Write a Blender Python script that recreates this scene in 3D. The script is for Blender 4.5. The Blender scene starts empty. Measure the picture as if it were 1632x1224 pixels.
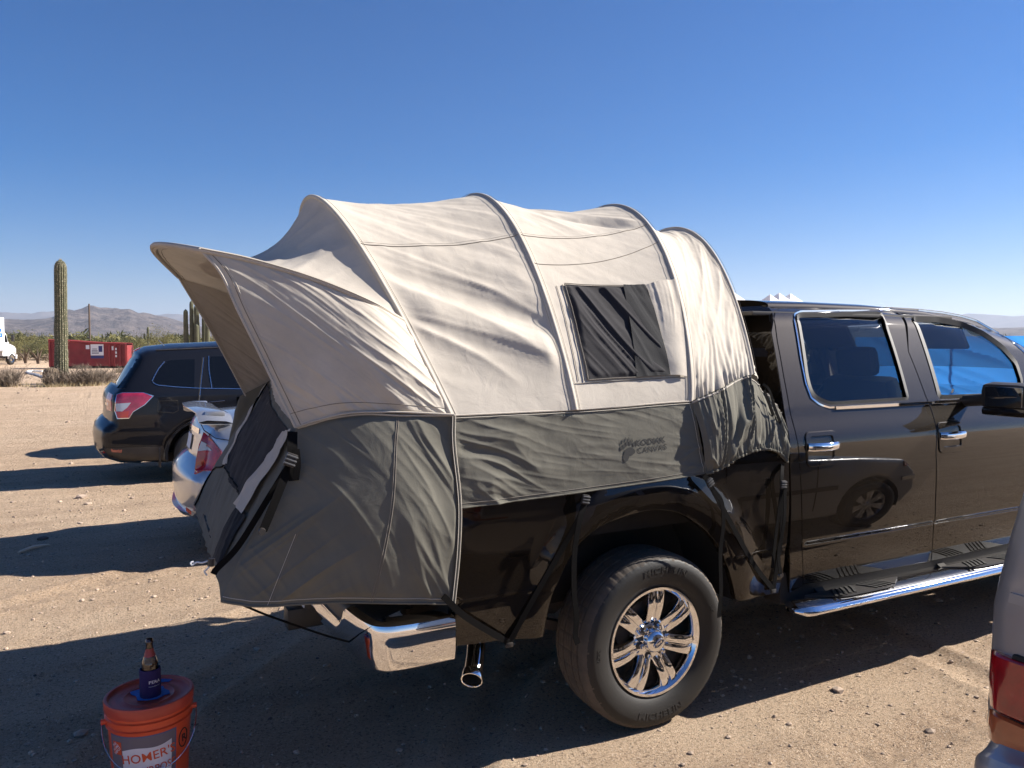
import bpy, bmesh, math, random
import numpy as np
from mathutils import Vector, Matrix
from mathutils.geometry import delaunay_2d_cdt
R = math.radians
random.seed(7); RNG = np.random.default_rng(7)
SC = bpy.context.scene
COL = SC.collection

# ------------------------------------------------------------------ camera, sky, sun
CAM = np.array([-2.16, -3.75, 1.75]); FPX = 1240.0
YAW = R(62.5); PIT = R(-2.955)
cd = bpy.data.cameras.new('camera'); co = bpy.data.objects.new('camera', cd); COL.objects.link(co)
co.location = CAM; co.rotation_euler = (math.pi/2+PIT, 0, YAW-math.pi/2)
cd.sensor_width = 36; cd.lens = FPX/1632*36; cd.clip_start = .05; cd.clip_end = 40000
SC.camera = co

SUN_EL = R(35); SUN_AZ = R(-12)          # azimuth measured from +X towards +Y
sun_dir = Vector((math.cos(SUN_EL)*math.cos(SUN_AZ), math.cos(SUN_EL)*math.sin(SUN_AZ), math.sin(SUN_EL)))
W = bpy.data.worlds.new('World'); SC.world = W; W.use_nodes = True
nt = W.node_tree; nt.nodes.clear()
sky = nt.nodes.new('ShaderNodeTexSky'); sky.sky_type = 'NISHITA'; sky.sun_disc = False
sky.sun_elevation = SUN_EL; sky.sun_rotation = math.pi/2 - SUN_AZ
sky.altitude = 600; sky.air_density = 1.0; sky.dust_density = .2; sky.ozone_density = 3.5
bg = nt.nodes.new('ShaderNodeBackground'); bg.inputs[1].default_value = .0475
wo = nt.nodes.new('ShaderNodeOutputWorld')
hs = nt.nodes.new('ShaderNodeHueSaturation'); hs.inputs['Saturation'].default_value = 1.56; hs.inputs['Value'].default_value = 1.02
nt.links.new(sky.outputs[0], hs.inputs['Color']); tint = nt.nodes.new('ShaderNodeMix'); tint.data_type = 'RGBA'; tint.blend_type = 'MULTIPLY'; tint.inputs[0].default_value = 1; tint.inputs[7].default_value = (.80, .78, .97, 1)
nt.links.new(hs.outputs[0], tint.inputs[6]); nt.links.new(tint.outputs[2], bg.inputs[0]); nt.links.new(bg.outputs[0], wo.inputs[0])
sl = bpy.data.lights.new('sun', 'SUN'); sl.energy = 5.0; sl.angle = R(.53); sl.color = (1, .94, .86)
so = bpy.data.objects.new('sun', sl); COL.objects.link(so)
so.rotation_euler = sun_dir.to_track_quat('Z', 'Y').to_euler()
SC.view_settings.view_transform = 'Standard'; SC.view_settings.look = 'None'
SC.view_settings.exposure = 1.25; SC.view_settings.gamma = 1; SC.view_settings.use_curve_mapping = False
SC.cycles.max_bounces = 8; SC.cycles.transparent_max_bounces = 12

# ------------------------------------------------------------------ maths helpers
_fw = np.array([math.cos(YAW)*math.cos(PIT), math.sin(YAW)*math.cos(PIT), math.sin(PIT)])
_rt = np.array([math.sin(YAW), -math.cos(YAW), 0]); _up = np.cross(_rt, _fw)
def at(px, py, X=None, Y=None, Z=None):
    """the point of a plane of the place that was measured at this spot of the photograph"""
    d = _fw*FPX+_rt*(px-816)+_up*(612-py)
    k, v = (0, X) if X is not None else (1, Y) if Y is not None else (2, Z)
    return CAM+d*(v-CAM[k])/d[k]
def _hash(ix, iy, s):
    h = (ix.astype(np.int64)*374761393+iy.astype(np.int64)*668265263+s*982451653) & 0x7fffffff
    h = ((h ^ (h >> 13))*1274126177) & 0x7fffffff
    return ((h ^ (h >> 16)) & 0xffff)/65535.0
def vn(x, y, s=0):
    x = np.asarray(x, float); y = np.asarray(y, float)
    ix = np.floor(x); iy = np.floor(y); fx = x-ix; fy = y-iy
    fx = fx*fx*fx*(fx*(fx*6-15)+10); fy = fy*fy*fy*(fy*(fy*6-15)+10)
    a = _hash(ix, iy, s); b = _hash(ix+1, iy, s); c = _hash(ix, iy+1, s); d = _hash(ix+1, iy+1, s)
    return (a*(1-fx)+b*fx)*(1-fy)+(c*(1-fx)+d*fx)*fy
def fbm(x, y, s=0, o=4, g=.5):
    r = 0; a = 1; t = 0
    for i in range(o):
        r = r+a*vn(np.asarray(x)*2**i, np.asarray(y)*2**i, s+i*17); t += a; a *= g
    return r/t
def folds(a, b, ang, lon, lat, s, p=2.0, warp=.6):
    """ridged folds: lon / lat = wavelengths along and across the fold direction"""
    c, d = math.cos(ang), math.sin(ang)
    w = (fbm(a*1.3, b*1.3, s+5, 2)-.5)*warp
    u = (a*c+b*d)/lon; v = (-a*d+b*c+w*.3)/lat
    n = vn(u, v, s); m = vn(u*1.7+9, v*2.1, s+3)
    r = (1-np.abs(2*n-1))**p
    r2 = (1-np.abs(2*m-1))**p
    return (r-.33)+.5*(r2-.33)
def sstep(a, b, x):
    t = np.clip((np.asarray(x, float)-a)/(b-a), 0, 1); return t*t*(3-2*t)
def catmull(P, n, closed=False):
    P = np.asarray(P, float); m = len(P)
    if m == 2: t = np.linspace(0, 1, n)[:, None]; return P[0]*(1-t)+P[1]*t
    if closed: Q = np.vstack([P[-1], P, P[0], P[1]]); seg = m
    else: Q = np.vstack([2*P[0]-P[1], P, 2*P[-1]-P[-2]]); seg = m-1
    out = []; ts = np.linspace(0, seg, n, endpoint=not closed)
    for t in ts:
        i = min(int(t), seg-1); f = t-i
        p0, p1, p2, p3 = Q[i], Q[i+1], Q[i+2], Q[i+3]
        # centripetal-ish tension
        out.append(.5*((2*p1)+(p2-p0)*f+(2*p0-5*p1+4*p2-p3)*f*f+(3*p1-p0-3*p2+p3)*f**3))
    return np.array(out)
def resample(P, n):
    P = np.asarray(P, float); d = np.r_[0, np.cumsum(np.linalg.norm(np.diff(P, axis=0), axis=1))]
    t = np.linspace(0, d[-1], n); return np.stack([np.interp(t, d, P[:, k]) for k in range(P.shape[1])], 1)
def curve(P, n): return resample(catmull(P, max(60, n*2)), n)
def subdiv(P, ds, closed=True):
    P = [np.array(p, float) for p in P]; out = []
    m = len(P) if closed else len(P)-1
    for i in range(m):
        a, b = P[i], P[(i+1) % len(P)]; k = max(1, int(math.ceil(np.linalg.norm(b-a)/ds)))
        for j in range(k): out.append(a+(b-a)*j/k)
    if not closed: out.append(P[-1])
    return np.array(out)
def rpoly(P, r, ns=5):
    """round the corners of a closed polygon; r one number or one per corner"""
    P = [np.array(p, float) for p in P]; n = len(P); out = []
    for i in range(n):
        a, b, c = P[i-1], P[i], P[(i+1) % n]; rr = r[i] if hasattr(r, '__len__') else r
        u = a-b; v = c-b; lu, lv = np.linalg.norm(u), np.linalg.norm(v); t = min(rr, lu*.45, lv*.45)
        if t <= 1e-5: out.append(b); continue
        p, q = b+u/lu*t, b+v/lv*t
        for k in range(ns+1):
            s = k/ns; out.append(p*(1-s)**2+2*b*s*(1-s)+q*s*s)
    return np.array(out)
def inside(poly, P):
    x, y = P[:, 0], P[:, 1]; r = np.zeros(len(P), bool); n = len(poly)
    for i in range(n):
        x1, y1 = poly[i]; x2, y2 = poly[(i+1) % n]
        if y1 == y2: continue
        m = ((y1 > y) != (y2 > y)) & (x < (x2-x1)*(y-y1)/(y2-y1)+x1); r ^= m
    return r
def pdist(P, segs):
    P = np.asarray(P, float); best = np.full(len(P), 1e9)
    for a, b in segs:
        ab = b-a; L = ab@ab
        if L < 1e-12: continue
        t = np.clip(((P-a)@ab)/L, 0, 1); d = np.linalg.norm(P-(a+t[:, None]*ab), axis=1); best = np.minimum(best, d)
    return best
def cdt(outline, holes, sp, extra=None, margin=.55):
    loops = [subdiv(outline, sp)]+[subdiv(h, sp) for h in holes]
    allp = np.vstack(loops); mn, mx = allp.min(0), allp.max(0)
    nx, ny = int((mx[0]-mn[0])/sp)+2, int((mx[1]-mn[1])/sp)+2
    gx, gy = np.meshgrid(mn[0]+np.arange(nx)*sp, mn[1]+np.arange(ny)*sp*1.0); gx[1::2] += sp*.5
    G = np.c_[gx.ravel(), gy.ravel()]
    if extra is not None and len(extra): G = np.vstack([extra, G])
    ok = inside(loops[0], G)
    for h in loops[1:]: ok &= ~inside(h, G)
    G = G[ok]
    segs = [(l[i], l[(i+1) % len(l)]) for l in loops for i in range(len(l))]
    if len(G):
        d = pdist(G, segs); ne = 0
        G = G[d > (sp*margin if extra is None else sp*.12)]
    V = [Vector(p) for p in np.vstack([allp, G])] if len(G) else [Vector(p) for p in allp]
    E = []; o = 0
    for l in loops:
        n = len(l); E += [(o+i, o+(i+1) % n) for i in range(n)]; o += n
    v, e, f, _, _, _ = delaunay_2d_cdt(V, E, [], 0, 1e-6)
    v = np.array([[p.x, p.y] for p in v]); f = np.array([t for t in f if len(t) == 3])
    c = v[f].mean(1); ok = inside(loops[0], c)
    for h in loops[1:]: ok &= ~inside(h, c)
    f = f[ok]
    a = v[f]; ar = (a[:, 1, 0]-a[:, 0, 0])*(a[:, 2, 1]-a[:, 0, 1])-(a[:, 2, 0]-a[:, 0, 0])*(a[:, 1, 1]-a[:, 0, 1])
    f[ar < 0] = f[ar < 0][:, ::-1]
    return v, f[np.abs(ar) > 1e-10], loops

# ------------------------------------------------------------------ object helpers
def wloc(o):
    v = Vector((0, 0, 0))
    while o is not None: v += o.location; o = o.parent
    return np.array(v)
def tag(o, label=None, cat=None, group=None, kind=None):
    for k, v in (('label', label), ('category', cat), ('group', group), ('kind', kind)):
        if v: o[k] = v
    return o
def thing(name, label, cat, loc=(0, 0, 0), group=None):
    o = bpy.data.objects.new(name, None); COL.objects.link(o); o.location = loc; o.empty_display_size = .2
    return tag(o, label, cat, group)
def mk(name, V, F, mat, parent=None, smooth=True, ang=38, normals=None, mats=None, midx=None):
    V = np.asarray(V, float)
    if parent is not None: V = V-wloc(parent)
    me = bpy.data.meshes.new(name)
    if isinstance(F, np.ndarray) and F.ndim == 2:
        k = F.shape[1]; me.vertices.add(len(V)); me.vertices.foreach_set('co', V.astype(np.float32).ravel())
        me.loops.add(F.size); me.loops.foreach_set('vertex_index', F.astype(np.int32).ravel())
        me.polygons.add(len(F)); me.polygons.foreach_set('loop_start', np.arange(0, F.size, k, dtype=np.int32))
        me.update(calc_edges=True); me.validate()
    else:
        me.from_pydata([tuple(v) for v in V], [], [tuple(int(i) for i in f) for f in F]); me.update()
    for m in (mats or [mat]): me.materials.append(m)
    if midx is not None: me.polygons.foreach_set('material_index', np.asarray(midx, np.int32))
    me.polygons.foreach_set('use_smooth', [smooth]*len(me.polygons))
    if smooth and normals is None and ang < 180: me.set_sharp_from_angle(angle=R(ang))
    if normals is not None:
        try: me.normals_split_custom_set_from_vertices([tuple(n) for n in normals])
        except Exception as e: print('normals', name, e)
    o = bpy.data.objects.new(name, me); COL.objects.link(o)
    if parent is not None: o.parent = parent
    return o
class G:
    """collects shapes into one mesh"""
    def __init__(s): s.V = []; s.F = []; s.n = 0
    def add(s, V, F):
        V = np.asarray(V, float); s.V.append(V); s.F += [tuple(int(i)+s.n for i in f) for f in F]; s.n += len(V); return s
    def box(s, c, d, bev=0, rot=None):
        bm = bmesh.new(); bmesh.ops.create_cube(bm, size=1)
        for v in bm.verts: v.co = Vector((v.co.x*d[0], v.co.y*d[1], v.co.z*d[2]))
        if bev: bmesh.ops.bevel(bm, geom=list(bm.edges), offset=bev, segments=2, affect='EDGES', profile=.6)
        V = np.array([v.co[:] for v in bm.verts]); F = [[v.index for v in f.verts] for f in bm.faces]; bm.free()
        if rot is not None: V = V@np.array(rot).T
        return s.add(V+np.array(c), F)
    def tube(s, P, r, n=8, cap=True, closed=False):
        P = np.asarray(P, float); m = len(P); T = np.gradient(P, axis=0)
        if closed: T = np.roll(P, -1, 0)-np.roll(P, 1, 0)
        T /= np.linalg.norm(T, axis=1)[:, None]+1e-12
        rr = np.broadcast_to(np.asarray(r, float), (m,)); u = np.array([0, 0, 1.]) if abs(T[0, 2]) < .9 else np.array([1., 0, 0])
        V = []; U = u
        for i in range(m):
            U = U-T[i]*(U@T[i]); U /= np.linalg.norm(U)+1e-12; B = np.cross(T[i], U)
            for k in range(n):
                a = 2*math.pi*k/n; V.append(P[i]+rr[i]*(math.cos(a)*U+math.sin(a)*B))
        F = [(i*n+k, i*n+(k+1) % n, ((i+1) % m)*n+(k+1) % n, ((i+1) % m)*n+k) for i in range(m if closed else m-1) for k in range(n)]
        if cap and not closed: F += [tuple(range(n))[::-1], tuple((m-1)*n+k for k in range(n))]
        return s.add(V, F)
    def ribbon(s, P, w, th, side):
        """flat strap: P centre line, side = direction of its width"""
        P = np.asarray(P, float); T = np.gradient(P, axis=0); T /= np.linalg.norm(T, axis=1)[:, None]
        S = np.broadcast_to(np.asarray(side, float), P.shape).copy(); S -= T*(S*T).sum(1)[:, None]; S /= np.linalg.norm(S, axis=1)[:, None]
        N = np.cross(T, S); V = []
        for i in range(len(P)):
            V += [P[i]-S[i]*w/2-N[i]*th/2, P[i]+S[i]*w/2-N[i]*th/2, P[i]+S[i]*w/2+N[i]*th/2, P[i]-S[i]*w/2+N[i]*th/2]
        m = len(P); F = [(i*4+k, i*4+(k+1) % 4, (i+1)*4+(k+1) % 4, (i+1)*4+k) for i in range(m-1) for k in range(4)]
        F += [(3, 2, 1, 0), (m*4-4, m*4-3, m*4-2, m*4-1)]
        return s.add(V, F)
    def lathe(s, prof, c=(0, 0, 0), n=48, axis='Y', a0=0, a1=2*math.pi, rf=None):
        prof = np.asarray(prof, float); full = abs(a1-a0-2*math.pi) < 1e-6; m = n if full else n+1
        A = a0+(a1-a0)*np.arange(m)/n; V = np.zeros((m, len(prof), 3))
        r = prof[None, :, 0]*np.ones((m, 1))
        if rf is not None: r = rf(r, A[:, None]*np.ones((1, len(prof))), prof[None, :, 1]*np.ones((m, 1)))
        ca, sa = np.cos(A)[:, None], np.sin(A)[:, None]
        if axis == 'Y': V[..., 0] = r*ca; V[..., 1] = prof[None, :, 1]; V[..., 2] = r*sa
        elif axis == 'Z': V[..., 0] = r*ca; V[..., 1] = r*sa; V[..., 2] = prof[None, :, 1]
        else: V[..., 0] = prof[None, :, 1]; V[..., 1] = r*ca; V[..., 2] = r*sa
        k = len(prof); F = [(i*k+j, i*k+j+1, ((i+1) % m)*k+j+1, ((i+1) % m)*k+j) for i in range(m if full else m-1) for j in range(k-1)]
        if axis == 'Z': F = [f[::-1] for f in F]
        return s.add(V.reshape(-1, 3)+np.array(c), F)
    def grid(s, M):
        M = np.asarray(M, float); a, b = M.shape[:2]
        F = [(i*b+j, (i+1)*b+j, (i+1)*b+j+1, i*b+j+1) for i in range(a-1) for j in range(b-1)]
        return s.add(M.reshape(-1, 3), F)
    def prism(s, outline, fn0, fn1):
        """closed 2D outline between two mappings to 3D"""
        n = len(outline); A = [fn0(*p) for p in outline]; B = [fn1(*p) for p in outline]
        F = [(i, (i+1) % n, n+(i+1) % n, n+i) for i in range(n)]+[tuple(range(n))[::-1], tuple(range(n, 2*n))]
        return s.add(np.array(A+B), F)
    def mk(s, name, mat, parent=None, **k):
        return mk(name, np.vstack(s.V), s.F, mat, parent, **k)
def grid_mesh(name, M, mat, parent=None, flip=False, **k):
    M = np.asarray(M, float); a, b = M.shape[:2]; i = np.arange(a-1)[:, None]*b; j = np.arange(b-1)[None, :]
    q = (i+j); F = np.stack([q, q+b, q+b+1, q+1], -1).reshape(-1, 4)
    if flip: F = F[:, ::-1]
    return mk(name, M.reshape(-1, 3), F.copy(), mat, parent, **k)
_tc = {}
def text2d(txt, size=1, bold=0, res=3, spacing=1):
    key = (txt, size, bold, res, spacing)
    if key in _tc: return _tc[key]
    c = bpy.data.curves.new('t', 'FONT'); c.body = txt; c.size = size; c.offset = bold; c.resolution_u = res
    c.space_character = spacing; c.align_x = 'CENTER'; c.align_y = 'CENTER'; c.fill_mode = 'FRONT'
    o = bpy.data.objects.new('t', c); COL.objects.link(o); bpy.context.view_layer.update()
    me = bpy.data.meshes.new_from_object(o.evaluated_get(bpy.context.evaluated_depsgraph_get()))
    bm = bmesh.new(); bm.from_mesh(me); bmesh.ops.triangulate(bm, faces=bm.faces)
    V = np.array([v.co[:2] for v in bm.verts]); F = [[v.index for v in f.verts] for f in bm.faces]
    bm.free(); bpy.data.objects.remove(o); bpy.data.meshes.remove(me); bpy.data.curves.remove(c)
    _tc[key] = (V, F); return V, F

# ------------------------------------------------------------------ materials
def mat(name, col, rough=.6, metal=0, coat=0, coat_r=.03, spec=.5, var=0, vscale=8, col2=None, bump=0, bscale=40, bdet=6,
        transl=0, emit=None, sheen=0, vdet=5, weave=0, dust=0, dust_col=(.35, .26, .18)):
    m = bpy.data.materials.new(name); m.use_nodes = True; t = m.node_tree; N = t.nodes; L = t.links
    b = N['Principled BSDF']; out = N['Material Output']
    b.inputs['Base Color'].default_value = (*col, 1); b.inputs['Roughness'].default_value = rough
    b.inputs['Metallic'].default_value = metal; b.inputs['Coat Weight'].default_value = coat; b.inputs['Coat Roughness'].default_value = coat_r
    b.inputs['Specular IOR Level'].default_value = spec
    if sheen: b.inputs['Sheen Weight'].default_value = sheen
    tc = N.new('ShaderNodeTexCoord'); src = tc.outputs['Object']; cs = None
    if var or col2:
        n = N.new('ShaderNodeTexNoise'); n.inputs['Scale'].default_value = vscale; n.inputs['Detail'].default_value = vdet; n.inputs['Roughness'].default_value = .62
        L.new(src, n.inputs['Vector']); r = N.new('ShaderNodeValToRGB'); L.new(n.outputs['Fac'], r.inputs[0])
        c2 = col2 if col2 else tuple(c*(1-var) for c in col)
        r.color_ramp.elements[0].position = .36; r.color_ramp.elements[1].position = .66
        r.color_ramp.elements[0].color = (*c2, 1); r.color_ramp.elements[1].color = (*[min(1, c*(1+var*.5)) for c in col], 1)
        cs = r.outputs[0]; L.new(cs, b.inputs['Base Color'])
    if dust:
        n = N.new('ShaderNodeTexNoise'); n.inputs['Scale'].default_value = 3.1; n.inputs['Detail'].default_value = 9; n.inputs['Roughness'].default_value = .7
        L.new(src, n.inputs['Vector']); mr = N.new('ShaderNodeMapRange'); mr.inputs[1].default_value = .42; mr.inputs[2].default_value = .8; mr.inputs[3].default_value = dust*.25; mr.inputs[4].default_value = dust
        L.new(n.outputs['Fac'], mr.inputs[0])
        d = N.new('ShaderNodeBsdfDiffuse'); d.inputs[0].default_value = (*dust_col, 1); mx = N.new('ShaderNodeMixShader')
        L.new(mr.outputs[0], mx.inputs[0]); L.new(b.outputs[0], mx.inputs[1]); L.new(d.outputs[0], mx.inputs[2]); L.new(mx.outputs[0], out.inputs[0])
    if bump or weave:
        n = N.new('ShaderNodeTexNoise'); n.inputs['Scale'].default_value = bscale; n.inputs['Detail'].default_value = bdet; n.inputs['Roughness'].default_value = .6
        L.new(src, n.inputs['Vector']); bp = N.new('ShaderNodeBump'); bp.inputs['Strength'].default_value = 1; bp.inputs['Distance'].default_value = bump
        L.new(n.outputs['Fac'], bp.inputs['Height']); L.new(bp.outputs[0], b.inputs['Normal'])
    if transl:
        tr = N.new('ShaderNodeBsdfTranslucent'); tr.inputs[0].default_value = (*[min(1, c*1.1) for c in col], 1)
        if cs: L.new(cs, tr.inputs[0])
        mx = N.new('ShaderNodeMixShader'); mx.inputs[0].default_value = transl
        L.new(b.outputs[0], mx.inputs[1]); L.new(tr.outputs[0], mx.inputs[2]); L.new(mx.outputs[0], out.inputs[0])
    if emit: b.inputs['Emission Color'].default_value = (*emit[:3], 1); b.inputs['Emission Strength'].default_value = emit[3]
    m.diffuse_color = (*col, 1); return m
def glass(name, tint, refl_r=.01, ior=1.5):
    m = bpy.data.materials.new(name); m.use_nodes = True; t = m.node_tree; N = t.nodes; L = t.links; N.clear()
    o = N.new('ShaderNodeOutputMaterial'); tr = N.new('ShaderNodeBsdfTransparent'); tr.inputs[0].default_value = (*tint, 1)
    g = N.new('ShaderNodeBsdfGlossy'); g.inputs['Roughness'].default_value = refl_r; lw = N.new('ShaderNodeLayerWeight'); lw.inputs[0].default_value = .5; pw_ = N.new('ShaderNodeMath'); pw_.operation = 'POWER'; pw_.inputs[1].default_value = 5; L.new(lw.outputs['Facing'], pw_.inputs[0]); f = N.new('ShaderNodeMath'); f.operation = 'MULTIPLY_ADD'; f.inputs[1].default_value = .96; f.inputs[2].default_value = .04; L.new(pw_.outputs[0], f.inputs[0])
    # two surfaces of a pane
    a = N.new('ShaderNodeMath'); a.operation = 'MULTIPLY'; a.inputs[1].default_value = 1.8; a.use_clamp = True
    mx = N.new('ShaderNodeMixShader'); L.new(f.outputs[0], a.inputs[0]); L.new(a.outputs[0], mx.inputs[0]); L.new(tr.outputs[0], mx.inputs[1]); L.new(g.outputs[0], mx.inputs[2]); L.new(mx.outputs[0], o.inputs[0])
    return m

def fabric(name, col, weave=900, transl=.12, var=.10, crease=.004, stain=None):
    m = mat(name, col, rough=.92, spec=.25, var=var, vscale=5, transl=transl, vdet=8)
    t = m.node_tree; N = t.nodes; L = t.links; b = N['Principled BSDF']; tc = [n for n in N if n.type == 'TEX_COORD'][0]
    n1 = N.new('ShaderNodeTexNoise'); n1.inputs['Scale'].default_value = 420; n1.inputs['Detail'].default_value = 2
    n2 = N.new('ShaderNodeTexVoronoi'); n2.feature = 'DISTANCE_TO_EDGE'; n2.inputs['Scale'].default_value = 7
    n3 = N.new('ShaderNodeTexNoise'); n3.inputs['Scale'].default_value = 3; n3.inputs['Detail'].default_value = 6; n3.inputs['Distortion'].default_value = 1.2
    mp = N.new('ShaderNodeVectorMath'); mp.operation = 'ADD'; sc = N.new('ShaderNodeVectorMath'); sc.operation = 'SCALE'; sc.inputs['Scale'].default_value = .35
    L.new(tc.outputs['Object'], n3.inputs['Vector']); L.new(n3.outputs['Color'], sc.inputs[0]); L.new(tc.outputs['Object'], mp.inputs[0]); L.new(sc.outputs[0], mp.inputs[1])
    L.new(mp.outputs[0], n2.inputs['Vector']); L.new(tc.outputs['Object'], n1.inputs['Vector'])
    cr = N.new('ShaderNodeMapRange'); cr.inputs[1].default_value = 0; cr.inputs[2].default_value = .07; cr.interpolation_type = 'SMOOTHSTEP'
    L.new(n2.outputs['Distance'], cr.inputs[0])
    b1 = N.new('ShaderNodeBump'); b1.inputs['Distance'].default_value = .0004; b1.inputs['Strength'].default_value = .8; L.new(n1.outputs['Fac'], b1.inputs['Height'])
    n4 = N.new('ShaderNodeTexNoise'); n4.inputs['Scale'].default_value = 11; n4.inputs['Detail'].default_value = 7; n4.inputs['Roughness'].default_value = .55; n4.inputs['Distortion'].default_value = .6; L.new(tc.outputs['Object'], n4.inputs['Vector'])
    b2 = N.new('ShaderNodeBump'); b2.inputs['Distance'].default_value = crease*.0; b2.inputs['Strength'].default_value = 1; L.new(cr.outputs[0], b2.inputs['Height']); L.new(b1.outputs[0], b2.inputs['Normal'])
    b3 = N.new('ShaderNodeBump'); b3.inputs['Distance'].default_value = crease*.8; b3.inputs['Strength'].default_value = 1; L.new(n4.outputs['Fac'], b3.inputs['Height']); L.new(b2.outputs[0], b3.inputs['Normal'])
    L.new(b3.outputs[0], b.inputs['Normal'])
    for n in N:
        if n.type == 'BSDF_TRANSLUCENT': L.new(b3.outputs[0], n.inputs['Normal'])
    return m

M = {}
M['tan'] = fabric('tan_canvas', (.50, .447, .375), transl=.035)
M['grey'] = fabric('grey_canvas', (.150, .141, .114), transl=.02)
M['floor_grey'] = fabric('grey_vinyl', (.10, .10, .095), transl=0)
M['mesh'] = mat('black_mesh', (.012, .012, .014), .85, spec=.3, bump=.0008, bscale=300)
M['web'] = mat('black_webbing', (.006, .0055, .0055), .9, spec=.1, bump=.0006, bscale=500)
M['blkplastic'] = mat('black_plastic', (.018, .018, .019), .45, bump=.0004, bscale=200, dust=.10)
M['thread_l'] = mat('pale_thread', (.55, .5, .42), .9)
M['thread_d'] = mat('dark_thread', (.19, .165, .135), .9)
M['ink'] = mat('printed_ink', (.022, .021, .02), .8)
M['paint'] = mat('brown_black_metallic_paint', (.0120, .0086, .0058), .50, metal=.3, coat=1, coat_r=.012, dust=.014, spec=0)
M['paint'].node_tree.nodes['Principled BSDF'].inputs['Coat IOR'].default_value = 1.52
M['chrome'] = mat('chrome', (.82, .82, .83), .035, metal=1, dust=.035)
M['chrome_d'] = mat('dusty_chrome', (.7, .7, .7), .09, metal=1, dust=.06)
M['rubber'] = mat('tyre_rubber', (.010, .0095, .009), .62, bump=.0006, bscale=120, dust=.04, dust_col=(.26, .2, .15))
M['tread'] = mat('dusty_tread_rubber', (.03, .028, .026), .85, bump=.001, bscale=90, dust=.75, dust_col=(.24, .185, .135))
M['dark'] = mat('underbody_dark', (.012, .011, .010), .85, dust=.08)
M['iron'] = mat('cast_iron', (.06, .05, .045), .7, bump=.001, bscale=60, dust=.2)
M['pane'] = glass('tinted_pane', (.20, .23, .25)); M['pane_l'] = glass('clear_pane', (.50, .58, .60))
M['seat'] = mat('seat_cloth', (.05, .045, .04), .9, bump=.001, bscale=200)
M['trim'] = mat('interior_trim', (.07, .065, .06), .8)
M['blue'] = mat('blue_cloth', (.05, .24, .62), .8, transl=.5)
# ================================================================== GROUND
def ground_h(x, y):
    d = np.hypot(x+1, y-1)
    h = (fbm(x*.35, y*.35, 3, 3)-.5)*.07*sstep(5, 14, d)
    h = h+(fbm(x*.9, y*3.2, 11, 3)-.5)*.030*sstep(1.2, 3, np.abs(y-.2)+.4)      # tracks run along X
    h = h+(fbm(x*4, y*4, 12, 4)-.5)*.016+(fbm(x*13, y*13, 14, 3)-.5)*.009
    for cx, cy, rr in ((6.5, -7.0, 9.6), (6.5, -7.0, 11.1), (2, 30, 31.6), (2, 30, 30.1), (-9, 14, 13.2), (-9, 14, 14.7), (-40, 6, 42.5)):
        q = np.hypot(x-cx, y-cy)-rr; h = h-.016*np.exp(-(q/.10)**4)+.012*np.exp(-((np.abs(q)-.15)/.045)**2)
        an = np.arctan2(y-cy, x-cx)*rr; h = h+.006*np.exp(-(q/.10)**4)*np.sign(np.sin(an*38+np.abs(q)*30))*.5
    far = sstep(120, 900, d)
    h = h+far*(fbm(x*.004, y*.004, 31, 4)-.45)*9
    return h
def warp_axis(lo, hi, step, far, n):
    a = np.arange(lo, hi, step); g = np.geomspace(step, far, n)
    return np.r_[(lo-np.cumsum(g*0+1)*0-np.cumsum(np.diff(np.r_[0, g])))[::-1], a, hi+np.cumsum(np.diff(np.r_[0, g]))]
gx = warp_axis(-7, 5.5, .034, 9000, 90); gy = warp_axis(-3.6, 12, .036, 9000, 90)
XX, YY = np.meshgrid(gx, gy, indexing='ij'); ZZ = ground_h(XX, YY)
def flat_at(x, y, r, z0=0):
    global ZZ
    d = np.hypot(XX-x, YY-y); k = 1-sstep(r*.8, r*2.2, d); ZZ = ZZ*(1-k)+z0*k
for p in ((.02, -.93), (.02, .93), (3.7, -.93), (3.7, .93)): flat_at(*p, .16)
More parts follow.
